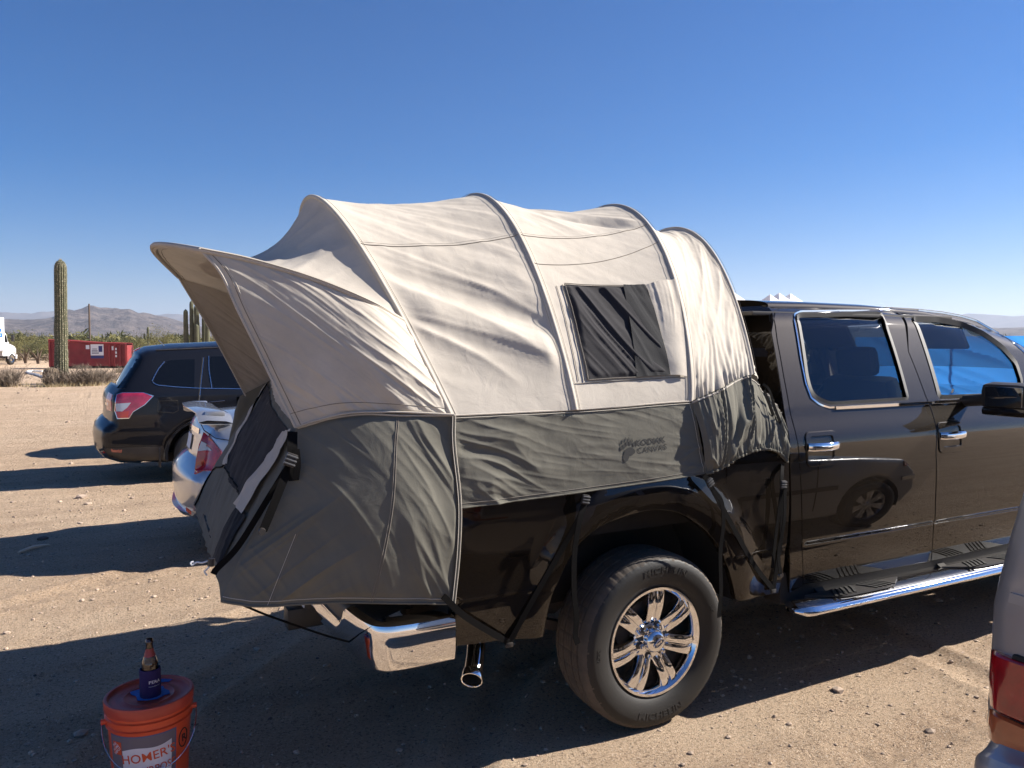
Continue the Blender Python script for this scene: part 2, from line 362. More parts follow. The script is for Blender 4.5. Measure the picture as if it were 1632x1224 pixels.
def sand_material():
    m = bpy.data.materials.new('desert_sand'); m.use_nodes = True; t = m.node_tree; N = t.nodes; L = t.links
    b = N['Principled BSDF']; b.inputs['Roughness'].default_value = .95; b.inputs['Specular IOR Level'].default_value = .15
    g = N.new('ShaderNodeNewGeometry')
    def noise(s, d=6, r=.6, sc=(1, 1, 1)):
        mp = N.new('ShaderNodeMapping'); mp.inputs['Scale'].default_value = sc; L.new(g.outputs['Position'], mp.inputs['Vector'])
        n = N.new('ShaderNodeTexNoise'); n.inputs['Scale'].default_value = s; n.inputs['Detail'].default_value = d; n.inputs['Roughness'].default_value = r; L.new(mp.outputs[0], n.inputs['Vector']); return n.outputs['Fac']
    def mix(f, a, c, blend='MIX'):
        x = N.new('ShaderNodeMix'); x.data_type = 'RGBA'; x.blend_type = blend
        for s, v in ((x.inputs[0], f), (x.inputs[6], a), (x.inputs[7], c)):
            if isinstance(v, tuple): s.default_value = (*v, 1)
            elif isinstance(v, float): s.default_value = v
            else: L.new(v, s)
        return x.outputs[2]
    def ramp(f, a, c):
        r = N.new('ShaderNodeMapRange'); r.inputs[1].default_value = a; r.inputs[2].default_value = c; L.new(f, r.inputs[0]); return r.outputs[0]
    c = mix(ramp(noise(.5, 5), .35, .65), (.60, .43, .29), (.68, .51, .355))
    c = mix(ramp(noise(1.1, 6, .65, (.35, 2.2, 1)), .45, .75), c, (.47, .33, .225))
    c = mix(ramp(noise(60, 3, .7), .52, .70), c, (.22, .15, .105))
    c = mix(ramp(noise(95, 2, .6), .56, .72), c, (.78, .65, .51))
    c = mix(ramp(noise(22, 4, .7), .60, .74), c, (.29, .20, .14))
    L.new(c, b.inputs['Base Color'])
    def bump(f, dist, prev=None):
        x = N.new('ShaderNodeBump'); x.inputs['Distance'].default_value = dist; x.inputs['Strength'].default_value = 1; L.new(f, x.inputs['Height'])
        if prev: L.new(prev, x.inputs['Normal'])
        return x.outputs[0]
    p = bump(noise(7, 6, .68), .10); p = bump(noise(38, 6, .8), .05, p); p = bump(noise(150, 2, .7), .009, p)
    L.new(p, b.inputs['Normal']); return m
M['sand'] = sand_material()
o = grid_mesh('ground', np.stack([XX, YY, ZZ], -1), M['sand'], ang=180); tag(o, kind='structure')

M['stone'] = mat('pale_pebble', (.42, .32, .24), .9, var=.4, vscale=3); M['stone_d'] = mat('dark_pebble', (.10, .08, .07), .85)
def pebbles(name, n, r0, r1, box, mt):
    bm = bmesh.new(); bmesh.ops.create_icosphere(bm, subdivisions=1, radius=1); BV = np.array([v.co[:] for v in bm.verts]); BF = np.array([[v.index for v in f.verts] for f in bm.faces]); bm.free()
    x = RNG.uniform(box[0], box[1], n); y = RNG.uniform(box[2], box[3], n); r = r0*(r1/r0)**(RNG.random(n)**2.6)
    V = BV[None]*(1+.35*(RNG.random((n, len(BV), 1))-.5)); V = V*r[:, None, None]*np.stack([np.ones(n), RNG.uniform(.6, 1, n), RNG.uniform(.35, .75, n)], 1)[:, None, :]
    a = RNG.uniform(0, 6.28, n); c, s = np.cos(a)[:, None], np.sin(a)[:, None]; X = V[..., 0]*c-V[..., 1]*s; Y = V[..., 0]*s+V[..., 1]*c
    V = np.stack([X+x[:, None], Y+y[:, None], V[..., 2]+(ground_h(x, y)+r*.12)[:, None]], -1)
    F = (BF[None]+(np.arange(n)*len(BV))[:, None, None]).reshape(-1, 3)
    return mk(name, V.reshape(-1, 3), F, mt, smooth=False)
tag(pebbles('gravel', 16000, .0035, .016, (-5, 4.5, -3.3, 9), M['stone']), 'loose tan gravel scattered over the dirt lot', 'gravel', kind='stuff')
tag(pebbles('gravel', 1800, .003, .013, (-5, 4.5, -3.3, 9), M['stone_d']), 'small dark pebbles scattered over the dirt lot', 'gravel', kind='stuff')
tag(pebbles('gravel', 500, .012, .04, (-5, 4.5, -3.3, 10), M['stone']), 'fist sized stones and clods lying on the near dirt', 'stones', kind='stuff')
tag(pebbles('gravel', 1500, .02, .07, (-30, 12, 9, 60), M['stone']), 'scattered stones on the far side of the dirt lot', 'gravel', kind='stuff')
for px, py, r, lab in ((131, 794, .05, 'tan stone lying on the shadow edge behind the black wagon'), (68, 860, .035, 'small dark stone left of the car shadow'), (140, 804, .03, 'small pale stone just below the tan stone')):
    p = at(px, py, Z=0); bm = bmesh.new(); bmesh.ops.create_icosphere(bm, subdivisions=2, radius=r)
    V = np.array([v.co[:] for v in bm.verts]); F = [[v.index for v in f.verts] for f in bm.faces]; bm.free()
    V = V*(1+.35*(vn(V[:, 0]*40, V[:, 1]*40+V[:, 2]*31, 5)-.5))[:, None]*np.array([1.3, .9, .6])
    tag(mk('stone', V+p+np.array([0, 0, r*.25]), F, M['stone_d'] if 'dark' in lab else M['stone'], smooth=False), lab, 'stone')
g = G(); a, b2 = at(30, 880, Z=.012), at(78, 868, Z=.02); g.tube([a, (a+b2)/2+np.array([0, .01, .012]), b2], [.012, .016, .009], 6)
tag(g.mk('stick', mat('bleached_wood', (.5, .42, .32), .9, bump=.002, bscale=60)), 'pale bleached stick on the sand at the left', 'stick')
g = G(); P = [at(*q, Z=.02) for q in ((166, 592), (171, 590.5), (186, 590.5), (178, 589))]
M['white'] = mat('white_paint', (.78, .78, .77), .45, var=.06); M['hose'] = mat('white_hose', (.8, .78, .74), .5)
P = [at(*q, Z=.04) for q in ((72, 602), (58, 597), (44, 594), (47, 591.5), (68, 592))]
g.tube(curve(P, 24), .07, 6); tag(g.mk('hose', M['hose']), 'white hose lying in a loop on the ground by the tall cactus', 'hose')

# ================================================================== HILLS AND FAR SCRUB
def hill_mat(name, c1, c2, sc):
    m = mat(name, c1, .95, spec=.1, var=.2, col2=c2, vscale=sc, vdet=12, bump=14, bscale=sc*1.6, bdet=10); return m
def hill_range(name, prof, dist, depth, mt, seed, rough):
    """prof: list of (photo column, height of the crest in metres); a ridge with real depth at this distance"""
    xs = np.r_[np.linspace(prof[0][0], 700, 400), np.linspace(715, prof[-1][0], 260)]; hs = np.interp(xs, [p[0] for p in prof], [p[1] for p in prof])
    rows = np.linspace(-1, 1, 60); Mx = np.zeros((len(xs), len(rows), 3))
    d = _fw[None, :]*FPX+_rt[None, :]*(xs-816)[:, None]; d[:, 2] = 0; d /= np.linalg.norm(d, axis=1)[:, None]
    for j, t in enumerate(rows):
        p = CAM[None, :2]+d[:, :2]*(dist+t*depth); s = (1-abs(t))**.8 if t > 0 else (1-abs(t))**1.25
        rd = 1-np.abs(2*fbm(p[:, 0]*rough, p[:, 1]*rough, seed, 5)-1)
        det = (fbm(p[:, 0]*rough*3, p[:, 1]*rough*3, seed+9, 5)-.5)
        z = hs*s*(.80+.26*rd)+hs*det*.30*min(1, (1-abs(t))*3)-6*(1-s)
        Mx[:, j, 0] = p[:, 0]; Mx[:, j, 1] = p[:, 1]; Mx[:, j, 2] = z
    o = grid_mesh(name, Mx, mt, flip=False, ang=180); return tag(o, kind='structure')
M['hill'] = hill_mat('scrubby_hill', (.15, .12, .105), (.060, .052, .050), .02)
M['hill2'] = hill_mat('far_hill', (.15, .12, .10), (.08, .065, .055), .006)
hill_range('hills', [(-500, 60), (-150, 60), (-60, 80), (0, 86), (40, 88), (65, 92), (89, 98), (104, 118), (112, 121), (122, 118), (136, 122), (144, 128), (152, 129), (163, 120), (180, 119), (193, 121), (209, 123), (220, 113), (230, 111), (245, 103), (261, 97), (275, 87), (288, 80), (310, 69), (345, 62), (420, 48), (600, 60), (900, 40), (1400, 60), (2000, 45), (3000, 70), (4500, 55), (7000, 60)], 3100, 1100, M['hill'], 21, .0024)
hill_range('far_hills', [(-600, 350), (-60, 300), (0, 330), (22, 318), (45, 330), (62, 334), (90, 328), (140, 300), (230, 270), (262, 292), (285, 318), (310, 315), (350, 300), (500, 280), (900, 330), (1300, 260), (2000, 300), (3000, 260), (4500, 330), (7000, 300)], 9000, 1800, M['hill2'], 44, .0009)

def leaf_cloud(C, Rr, n, size, seed, flat=.8, hollow=.5):
    """n small leaf triangles in clumps through an ellipsoid"""
    r = np.random.default_rng(seed); k = max(5, n//90); cl = r.normal(size=(k, 3)); cl /= np.linalg.norm(cl, axis=1)[:, None]; cl *= (hollow+(1-hollow)*r.random((k, 1)))
    cl[:, 2] = np.abs(cl[:, 2])*1.25-.28; i = r.integers(0, k, n)
    P = cl[i]+r.normal(size=(n, 3))*.17; P = P*np.array(Rr)+np.array(C); P[:, 2] = np.maximum(P[:, 2], .03)
    a = r.normal(size=(n, 3)); a /= np.linalg.norm(a, axis=1)[:, None]; b = np.cross(a, r.normal(size=(n, 3))); b /= np.linalg.norm(b, axis=1)[:, None]
    s = size*r.uniform(.6, 1.4, (n, 1)); V = np.stack([P-a*s, P+b*s*.45, P+a*s], 1); return V.reshape(-1, 3)
def tri_obj(name, Vs, mt, parent=None):
    V = np.vstack(Vs); return mk(name, V, np.arange(len(V)).reshape(-1, 3), mt, parent, smooth=False)
M['scrub_y'] = mat('yellow_green_leaf', (.24, .215, .08), .85, var=.35, vscale=.6, transl=.3)
M['scrub_g'] = mat('olive_leaf', (.12, .122, .055), .85, var=.4, vscale=.5, transl=.25)
M['scrub_b'] = mat('grey_brown_brush', (.27, .21, .145), .9, var=.35, vscale=.5, transl=.15)
M['wood'] = mat('desert_wood', (.12, .085, .06), .9, bump=.004, bscale=30)
rr = np.random.default_rng(5)
def band(name, n, px0, px1, d0, d1, h0, h1, mt, lab, tris, sz):
    Vs = []
    for i in range(n):
        px = rr.uniform(px0, px1); d = rr.uniform(d0, d1)
        v = _fw*FPX+_rt*(px-816); v = v[:2]/np.linalg.norm(v[:2]); p = CAM[:2]+v*d; h = rr.uniform(h0, h1); w = h*rr.uniform(.7, 1.3)
        Vs.append(leaf_cloud((p[0], p[1], h*.42), (w, w, h*.55), tris, sz*h*rr.uniform(.8, 1.2)*(d/80)**.5, 1000+i*3+n))
    return tag(tri_obj(name, Vs, mt), lab, 'scrub', kind='stuff')
band('desert_scrub', 330, -260, 520, 92, 210, 1.6, 3.4, M['scrub_g'], 'far olive desert scrub running along the horizon', 230, .13)
band('desert_scrub', 210, -260, 520, 88, 190, 1.5, 3.0, M['scrub_y'], 'yellow green desert scrub beyond the dumpster', 230, .12)
band('desert_scrub', 200, -260, 520, 80, 130, .7, 1.3, M['scrub_b'], 'low grey brown brush at the edge of the lot', 170, .14)
band('desert_scrub', 260, 300, 2000, 70, 200, 1.2, 2.8, M['scrub_g'], 'scrub line hidden behind the parked vehicles', 110, .2)
def bush_tree(px, d, h, w, seed, mt, lab, n=2600):
    v = _fw*FPX+_rt*(px-816); v = v[:2]/np.linalg.norm(v[:2]); p = CAM[:2]+v*d
    t = thing('palo_verde', lab, 'tree', (p[0], p[1], 0), 'palo verde trees beyond the lot')
    r = np.random.default_rng(seed); g = G()
    for k in range(6):
        a = r.uniform(0, 6.28); q = np.array([math.cos(a)*w*.6, math.sin(a)*w*.6, h*.7])*r.uniform(.7, 1)
        g.tube(np.array([p[0], p[1], 0])+catmull([(0, 0, -.1), q*np.array([.25, .25, .45]), q], 7), np.linspace(.10, .02, 7), 6)
    g.mk('trunk', M['wood'], t); tri_obj('crown', [leaf_cloud((p[0], p[1], h*.58), (w, w, h*.5), n, .07, seed, hollow=.35)], mt, t)
bush_tree(42, 84, 2.9, 2.3, 1, M['scrub_y'], 'yellow green tree right behind the white truck cab')
bush_tree(62, 80, 2.5, 1.9, 2, M['scrub_g'], 'dark olive tree between white truck and red dumpster')
bush_tree(24, 90, 3.0, 2.2, 3, M['scrub_g'], 'olive tree partly hidden behind the white truck', 1800)
bush_tree(262, 86, 3.2, 2.6, 4, M['scrub_y'], 'tall yellow green tree between the small cactus and the branched cactus')
bush_tree(218, 78, 2.6, 2.0, 5, M['scrub_g'], 'olive tree at the right end of the red dumpster')
bush_tree(345, 80, 2.8, 2.2, 6, M['scrub_y'], 'yellow green tree right of the branched cactus under the awning')

# dry bushes near the cactus
M['twig'] = mat('dry_twig', (.20, .155, .115), .9, var=.3, vscale=3)
M['drygrass'] = mat('dry_grass', (.50, .40, .22), .9)
def dry_bush(px, py, h, w, n, seed, lab, grass=0, name='dry_bush'):
    p = at(px, py, Z=0); t = thing(name, lab, 'bush', (p[0], p[1], 0), 'dry bushes at the edge of the lot'); r = np.random.default_rng(seed); V = []
    for i in range(n):
        a = r.uniform(0, 6.28); b0 = np.array([r.normal()*w*.22, r.normal()*w*.22, 0])+p; l = h*r.uniform(.5, 1.1); ty = r.uniform(.25, 1.0)
        d = np.array([math.cos(a)*w*ty, math.sin(a)*w*ty, l]); e = b0+d*.55+r.normal(size=3)*.05; e2 = b0+d+r.normal(size=3)*.09
        s = np.array([math.sin(a+1), -math.cos(a+1), 0])*.014
        V += [b0-s, b0+s, e, e-s*.7, e+s*.7, e2]
        for k in range(5):
            q = b0+(e2-b0)*r.uniform(.3, 1); f = q+r.normal(size=3)*.13*np.array([1, 1, .8])+np.array([0, 0, .05]); V += [q-s*.5, q+s*.5, f]
    V = np.array(V); V[:, 2] = np.maximum(V[:, 2], -.02)
    tag(tri_obj('twigs', [V], M['twig'], t), kind='stuff')
    if grass:
        V = []
        for i in range(grass):
            b0 = p+np.array([r.normal()*w*.9, r.normal()*w*.5-.1, 0]); e = b0+np.array([r.normal()*.06, r.normal()*.06, r.uniform(.08, .26)]); V += [b0+np.array([-.012, 0, 0]), b0+np.array([.012, 0, 0]), e]
        tag(tri_obj('grass_tuft', [np.array(V)], M['drygrass'], t), kind='stuff')
dry_bush(12, 616, .75, .75, 420, 1, 'dry grey bush at the left edge of the frame', 60)
dry_bush(84, 616, .55, .5, 260, 2, 'dry twiggy bush left of the tall cactus foot', 200)
dry_bush(118, 615, .6, .7, 420, 3, 'dry bush touching the right of the tall cactus', 200)
dry_bush(146, 614, .7, .9, 520, 4, 'widest dry bush right of the tall cactus', 160)
dry_bush(168, 612, .5, .7, 300, 5, 'small dry bush nearest to the black wagon', 60)
dry_bush(130, 588, .25, .7, 120, 6, 'low dead brush heap in front of the dumpster')
dry_bush(196, 594, .3, .6, 140, 7, 'dry weeds at the right end of the dumpster', 80)

# ------------------------------------------------------------------ cacti
M['cactus'] = mat('saguaro_skin', (.088, .092, .048), .75, var=.25, vscale=2.5, bump=.01, bscale=12, dust=.2, dust_col=(.3, .26, .17))
M['cactus_base'] = mat('corky_cactus_base', (.17, .125, .08), .9, var=.4, vscale=6, bump=.02, bscale=14)
M['spine'] = mat('cactus_spines', (.50, .44, .30), .8)
def ribbed(P, rad, nr, seed, depth=.16):
    P = np.asarray(P, float); m = len(P); n = nr*6; T = np.gradient(P, axis=0); T /= np.linalg.norm(T, axis=1)[:, None]; U = np.array([1., .2, 0]); V = []
    for i in range(m):
        U = U-T[i]*(U@T[i]); U /= np.linalg.norm(U); B = np.cross(T[i], U)
        for k in range(n):
            a = 2*math.pi*k/n; c = abs(math.cos(a*nr/2)); r = rad[i]*(1-depth*(1-c**.7))
            V.append(P[i]+r*(math.cos(a)*U+math.sin(a)*B))
    F = [(i*n+k, i*n+(k+1) % n, (i+1)*n+(k+1) % n, (i+1)*n+k) for i in range(m-1) for k in range(n)]; F.append(tuple((m-1)*n+k for k in range(n)))
    return np.array(V), F
def spines(P, rad, nr, every, ln, r):
    P = np.asarray(P, float); T = np.gradient(P, axis=0); T /= np.linalg.norm(T, axis=1)[:, None]; V = []; U = np.array([1., .2, 0])
    L = np.r_[0, np.cumsum(np.linalg.norm(np.diff(P, axis=0), axis=1))]
    for s in np.arange(.2, L[-1], every):
        i = min(np.searchsorted(L, s), len(P)-1); U = U-T[i]*(U@T[i]); U /= np.linalg.norm(U); B = np.cross(T[i], U); c = P[i]
        for k in range(nr):
            a = 2*math.pi*(k)/nr; d = math.cos(a)*U+math.sin(a)*B; q = c+d*rad[i]*.99+T[i]*r.uniform(-.02, .02)
            for j in range(3):
                e = q+d*ln+r.normal(size=3)*ln*.7; w = np.cross(d, T[i])*.006; V += [q-w, q+w, e]
    return np.array(V)
def dome(n, R0, Rt, base=None):
    t = np.linspace(0, 1, n); r = np.full(n, R0); r = R0+(Rt-R0)*t; k = t > .93; r[k] = r[k]*np.sqrt(np.clip(1-((t[k]-.93)/.0702)**2, .02, 1))
    if base: r[t < .1] *= base+(1-base)*(t[t < .1]/.1)
    return r
def saguaro(px, py, h, rad, arms, lab, seed, base=None, lean=(0, 0), spn=True, nr=17, n=60):
    p = at(px, py, Z=0) if py else None
    t = thing('saguaro_cactus', lab, 'cactus', (p[0], p[1], 0)); r = np.random.default_rng(seed)
    P = np.array([p+np.array([lean[0]*s, lean[1]*s, h*s-.1]) for s in np.linspace(0, 1, n)]); rd = dome(n, rad, rad*.82, base)
    rd = rd*(1+.07*(vn(np.linspace(0, 9, n), np.zeros(n), seed)-.5)*2)
    V, F = ribbed(P, rd, nr, seed); mk('trunk', V, F, M['cactus'], t, ang=180)
    if base:
        g = G(); g.lathe([(rad*base*1.05, -.1), (rad*base*1.03, .25), (rad*base*.98, .55), (rad*.9, .75)], (p[0], p[1], 0), 20, 'Z'); o = g.mk('corky_base', M['cactus_base'], t, ang=180)
    if spn: tri_obj('spines', [spines(P, rd, nr, .06, .06, r)], M['spine'], t)
    for (z0, ang, out, top, ar) in arms:
        d = np.array([math.cos(ang), math.sin(ang), 0]); q = p+np.array([0, 0, z0])
        A = curve([q, q+d*out*.6+np.array([0, 0, .02*out]), q+d*out+np.array([0, 0, out*.45]), q+d*out*1.06+np.array([0, 0, (top-z0)*.6]), q+d*out*1.04+np.array([0, 0, top-z0])], 30)
        ra = dome(30, ar, ar*.85); V, F = ribbed(A, ra, 12, seed+1); mk('arm', V, F, M['cactus'], t, ang=180)
        if spn: tri_obj('spines', [spines(A, ra, 12, .12, .05, r)], M['spine'], t)
ah = YAW-math.pi/2       # direction to the right as seen from the lot
saguaro(98, 611, 5.55, .285, [], 'tall single-stem saguaro cactus standing left of the black wagon', 3, base=.72, lean=(.10, 0))
saguaro(315, 585, 4.8, .22, [(1.3, ah, .75, 4.4, .18), (1.3, ah+math.pi, .78, 4.35, .19), (1.5, ah+.7, .5, 3.8, .17), (1.5, ah+math.pi-.3, .42, 5.0, .17), (1.6, ah+2, .5, 3.3, .17), (1.4, ah-1.2, .5, 3.2, .16)], 'many-armed saguaro cactus seen under the tent awning', 5, spn=False)
saguaro(237, 573, 3.75, .16, [(2.2, ah, .32, 3.0, .10), (2.2, ah+math.pi, .4, 2.9, .10)], 'small saguaro cactus with two short raised arms', 6, spn=False, nr=12, n=40)
saguaro(251, 573, 2.7, .15, [], 'short armless saguaro beside the small armed one', 7, spn=False, nr=12, n=40)
p = at(82, 612, Z=0); t = thing('barrel_cactus', 'dark round barrel cactus at the foot of the tall saguaro', 'cactus', (p[0], p[1], 0))
V, F = ribbed([p+np.array([0, 0, s]) for s in np.linspace(-.05, .72, 24)], .33*np.sqrt(np.clip(1-np.linspace(-.75, .99, 24)**4*.98, .01, 1)), 18, 4); mk('body', V, F, M['cactus_base'], t, ang=180)
tri_obj('spines', [spines([p+np.array([0, 0, s]) for s in np.linspace(-.05, .7, 24)], .33*np.sqrt(np.clip(1-np.linspace(-.75, .95, 24)**4, .02, 1)), 18, .05, .07, np.random.default_rng(1))], M['twig'], t)
g = G(); p = at(144, 573, Z=0); g.tube([p+np.array([0, 0, -.2]), p+np.array([.02, 0, 6.2])], [.11, .085], 8)
tag(g.mk('utility_pole', M['wood']), 'dark wooden pole rising behind the red dumpster', 'pole')

# ------------------------------------------------------------------ haze
hz = G(); hz.box((0, 1500, 240), (26000, 26000, 520)); hm = bpy.data.materials.new('air_haze'); hm.use_nodes = True; N = hm.node_tree.nodes; N.clear()
ho = N.new('ShaderNodeOutputMaterial'); pv = N.new('ShaderNodeVolumePrincipled'); pv.inputs['Color'].default_value = (.72, .82, 1, 1); pv.inputs['Density'].default_value = 1.0e-4; pv.inputs['Anisotropy'].default_value = .2
hm.node_tree.links.new(pv.outputs[0], ho.inputs['Volume'])
HAZE = True
if HAZE: tag(hz.mk('haze', hm, smooth=False), kind='stuff')

# ------------------------------------------------------------------ dumpster
M['red'] = mat('faded_red_steel', (.25, .018, .024), .6, var=.25, vscale=1.2, bump=.004, bscale=6, dust=.12)
M['sign'] = mat('white_sign', (.75, .75, .76), .6); M['signblue'] = mat('blue_sign', (.03, .04, .16), .6); M['signgrey'] = mat('grey_print', (.25, .26, .3), .7)
a = at(79, 583.5, Z=0); b = at(202, 587, Z=0)
rb_ = CAM-b; rb_[2] = 0; rb_ /= np.linalg.norm(rb_); pr_ = np.array([-rb_[1], rb_[0], 0]); pr_ *= np.sign(pr_@_rt); ad_ = pr_*math.cos(R(10))+rb_*math.sin(R(10))
for L_ in np.arange(4, 12, .02):
    q_ = b-ad_*L_-CAM
    if 816+FPX*(q_@_rt)/(q_@_fw) < 79: break
a = b-ad_*L_
ax = (b-a); Ld = np.linalg.norm(ax); ax /= Ld; nrm = np.array([ax[1], -ax[0], 0])      # towards the camera side
if nrm@(CAM-a) < 0: nrm = -nrm
t = thing('dumpster', 'long dark red roll-off dumpster with white signs across the lot', 'dumpster', tuple(a))
print('dumpster length', Ld)
def D(s, h, o=0): return a+ax*s+nrm*o+np.array([0, 0, h])
Wd = 2.4; H0, H1 = 2.32, 1.78
def dquad(g, P, th):
    n = nrm*th; P = [np.array(p) for p in P]; k = len(P); V = P+[p-n for p in P]
    g.add(V, [tuple(range(k)), tuple(range(k, 2*k))[::-1]]+[(i, k+i, k+(i+1) % k, (i+1) % k) for i in range(k)])
zl = [2.30, 2.26, 2.31, 2.22, 2.18, 2.14, 2.05]
def top(s): return 2.0-.28*s/Ld+.02*math.sin(s*1.7)
for nm, o in (('side_wall', 0), ('side_wall', -Wd)):
    g = G(); ss = np.linspace(0, Ld, 24)
    P = [D(s, .18, o) for s in ss]+[D(s, top(s)-.08, o) for s in ss[::-1]]; dquad(g, P, .05); g.mk(nm, M['red'], t, smooth=False)
for s in (0, Ld):
    g = G(); P0 = [D(s, .18, 0), D(s, .18, -Wd), D(s, top(s)-.08, -Wd), D(s, top(s)-.08, 0)]; V = P0+[p+ax*.05 for p in P0]
    g.add(V, [(0, 1, 2, 3), (7, 6, 5, 4), (0, 4, 5, 1), (1, 5, 6, 2), (2, 6, 7, 3), (3, 7, 4, 0)]); g.mk('end_wall', M['red'], t, smooth=False)
g = G(); g.tube([D(s, top(s), .03) for s in np.linspace(0, Ld, 30)], .075, 6); g.tube([D(s, top(s), -Wd) for s in np.linspace(0, Ld, 30)], .075, 6); g.mk('top_rail', M['red'], t)
for k, s in enumerate([.06, .5, .95]+[Ld-1.1, Ld-.75, Ld-.4, Ld-.06]):
    g = G(); P = [D(s+.05, .15, .11), D(s-.05, .15, .11), D(s-.05, top(s)-.05, .11), D(s+.05, top(s)-.05, .11)]; dquad(g, P, .11); g.mk('rib', M['red'], t, smooth=False)
g = G(); dquad(g, [D(0, .0, -.15), D(Ld, .0, -.15), D(Ld, .2, -.15), D(0, .2, -.15)], .2); g.mk('skid', M['dark'], t, smooth=False)
def sign(s0, s1, h0, h1, m, par=None, o=.02, nm='sign'):
    g = G(); dquad(g, [D(s0, h0, o), D(s1, h0, o), D(s1, h1, o), D(s0, h1, o)], .012); return g.mk(nm, m, par or t, smooth=False)
f0 = lambda px: (px-76)/(207-76)*Ld*1.0
sg = sign(f0(146), f0(168), .93, 1.72, M['sign']); sign(f0(146), f0(168), .72, .91, M['signblue'])
for q in ((f0(148), f0(158), 1.2, 1.3), (f0(148), f0(160), 1.05, 1.14), (f0(149), f0(157), 1.35, 1.42)): sign(*q, M['signgrey'], sg, .03, 'print')
sign(f0(159.5), f0(166), 1.18, 1.6, M['signblue'], sg, .03, 'print')
for q in ((f0(138), f0(144), 1.38, 1.66), (f0(182), f0(187.5), 1.3, 1.58), (f0(86), f0(90), 1.45, 1.75)): sign(*q, M['sign'], None, .02)
for h in (.8, 1.05, 1.3): sign(Ld-.72, Ld-.6, h, h+.16, M['sign'], None, .10, 'reflector')

# ------------------------------------------------------------------ white box truck (cuts in at the left edge)
p0 = at(29, 581, Z=0); wn = CAM-p0; wn[2] = 0; wn /= np.linalg.norm(wn); wx = np.array([-wn[1], wn[0], 0]); wx = wx*np.sign(wx@_rt); wx = wx*math.cos(R(62))-wn*math.sin(R(62)); wn = np.array([wx[1], -wx[0], 0]); wn = wn*np.sign(wn@(CAM-p0))
if wn@(CAM-p0) < 0: wn = -wn
# truck faces right; s = metres behind its front bumper along -wx
t = thing('box_truck', 'white box truck with blue logo parked at the far left edge', 'truck', tuple(p0))
def B(s, h, o=0): return p0-wx*s+wn*o+np.array([0, 0, h])
mpp = np.linalg.norm(p0-CAM)/FPX
def wbox(nm, s0, s1, h0, h1, o0, o1, m, bev=.04, par=None):
    g = G(); c = B((s0+s1)/2, (h0+h1)/2, (o0+o1)/2); Rm = np.stack([wx, wn, np.array([0, 0, 1.])], 1); g.box(c, (s1-s0, abs(o1-o0), h1-h0), bev, Rm); return g.mk(nm, m, par or t)
M['twhite'] = mat('white_truck_paint', (.80, .81, .82), .35, coat=.4); M['tblue'] = mat('blue_logo', (.02, .13, .42), .5); M['darkglass'] = mat('dark_glass', (.01, .012, .014), .06, coat=1, spec=.8)
wbox('cargo_box', 1.35+.55, 8.5, 1.30, 3.9, -2.4, .02, M['twhite'])
wbox('rail', 1.9, 8.4, 1.15, 1.28, -2.3, .04, mat('grey_rail', (.3, .31, .33), .5))
g = G(); prof = [(0, .75), (0, 1.35), (.25, 1.55), (.95, 1.75), (1.15, 1.95), (1.42, 2.62), (1.95, 2.68), (1.95, .75)]; n = len(prof)
V = [B(s, h, -.15) for s, h in prof]+[B(s, h, -2.25) for s, h in prof]; g.add(V, [tuple(range(n)), tuple(range(n, 2*n))[::-1]]+[(i, n+i, n+(i+1) % n, (i+1) % n) for i in range(n)]); g.mk('cab', M['twhite'], t, smooth=False)
g = G(); prof = [(1.22, 1.98), (1.45, 2.5), (1.85, 2.5), (1.85, 1.9), (1.25, 1.85)]; n = len(prof); V = [B(s, h, -.13) for s, h in prof]+[B(s, h, -.17) for s, h in prof]; g.add(V, [tuple(range(n)), tuple(range(n, 2*n))[::-1]]+[(i, n+i, n+(i+1) % n, (i+1) % n) for i in range(n)]); g.mk('window', M['darkglass'], t, smooth=False)
wbox('chassis', .4, 8.3, .6, 1.1, -1.9, -.5, M['dark'], 0); wbox('bumper', -.12, .1, .5, .85, -2.3, -.1, M['twhite']); wbox('mirror', .82, .98, 1.95, 2.5, .0, .22, M['blkplastic'])
def simple_wheel(par, c, r, w, axis_dir, rimm, nm='wheel'):
    g = G(); c = np.array(c); Rm = np.stack([np.array([axis_dir[1], -axis_dir[0], 0]), np.array(axis_dir), np.array([0, 0, 1.])], 1)
    prof = [(r*.6, w*.5), (r*.9, w*.5), (r, w*.38), (r, -w*.38), (r*.9, -w*.5), (r*.6, -w*.5)]; g.lathe(prof, (0, 0, 0), 28, 'Y'); V = np.vstack(g.V)@Rm.T+c
    o = mk(nm, V, g.F, M['rubber'], par); g2 = G(); g2.lathe([(r*.62, w*.46), (r*.55, w*.3), (r*.3, w*.22), (0.02, w*.34)], (0, 0, 0), 28, 'Y'); mk('rim', np.vstack(g2.V)@Rm.T+c, g2.F, rimm, o); return o
simple_wheel(t, B(.62, .48, -.28), .48, .28, wn, M['chrome_d']); simple_wheel(t, B(6.6, .48, -.28), .48, .3, wn, M['chrome_d'])
g = G(); g.lathe([(.62, .02), (.62, .14)], (0, 0, 0), 20, 'Y', 0, math.pi); Rm = np.stack([np.array([wn[1], -wn[0], 0]), wn, np.array([0, 0, 1.])], 1); mk('fender', np.vstack(g.V)@Rm.T+B(.62, .5, -.2), g.F, M['twhite'], t)
for (s0, s1, h0, h1) in ((2.35, 3.9, 2.72, 3.0), (2.25, 3.9, 2.28, 2.62)):
    lg = wbox('logo', s0, s1, h0, h1, .015, .04, M['tblue'], .1 if False else .01)
    wbox('print', s0+.3, s1-.3, (h0+h1)/2-.05, (h0+h1)/2+.05, .035, .05, M['twhite'], 0, lg)
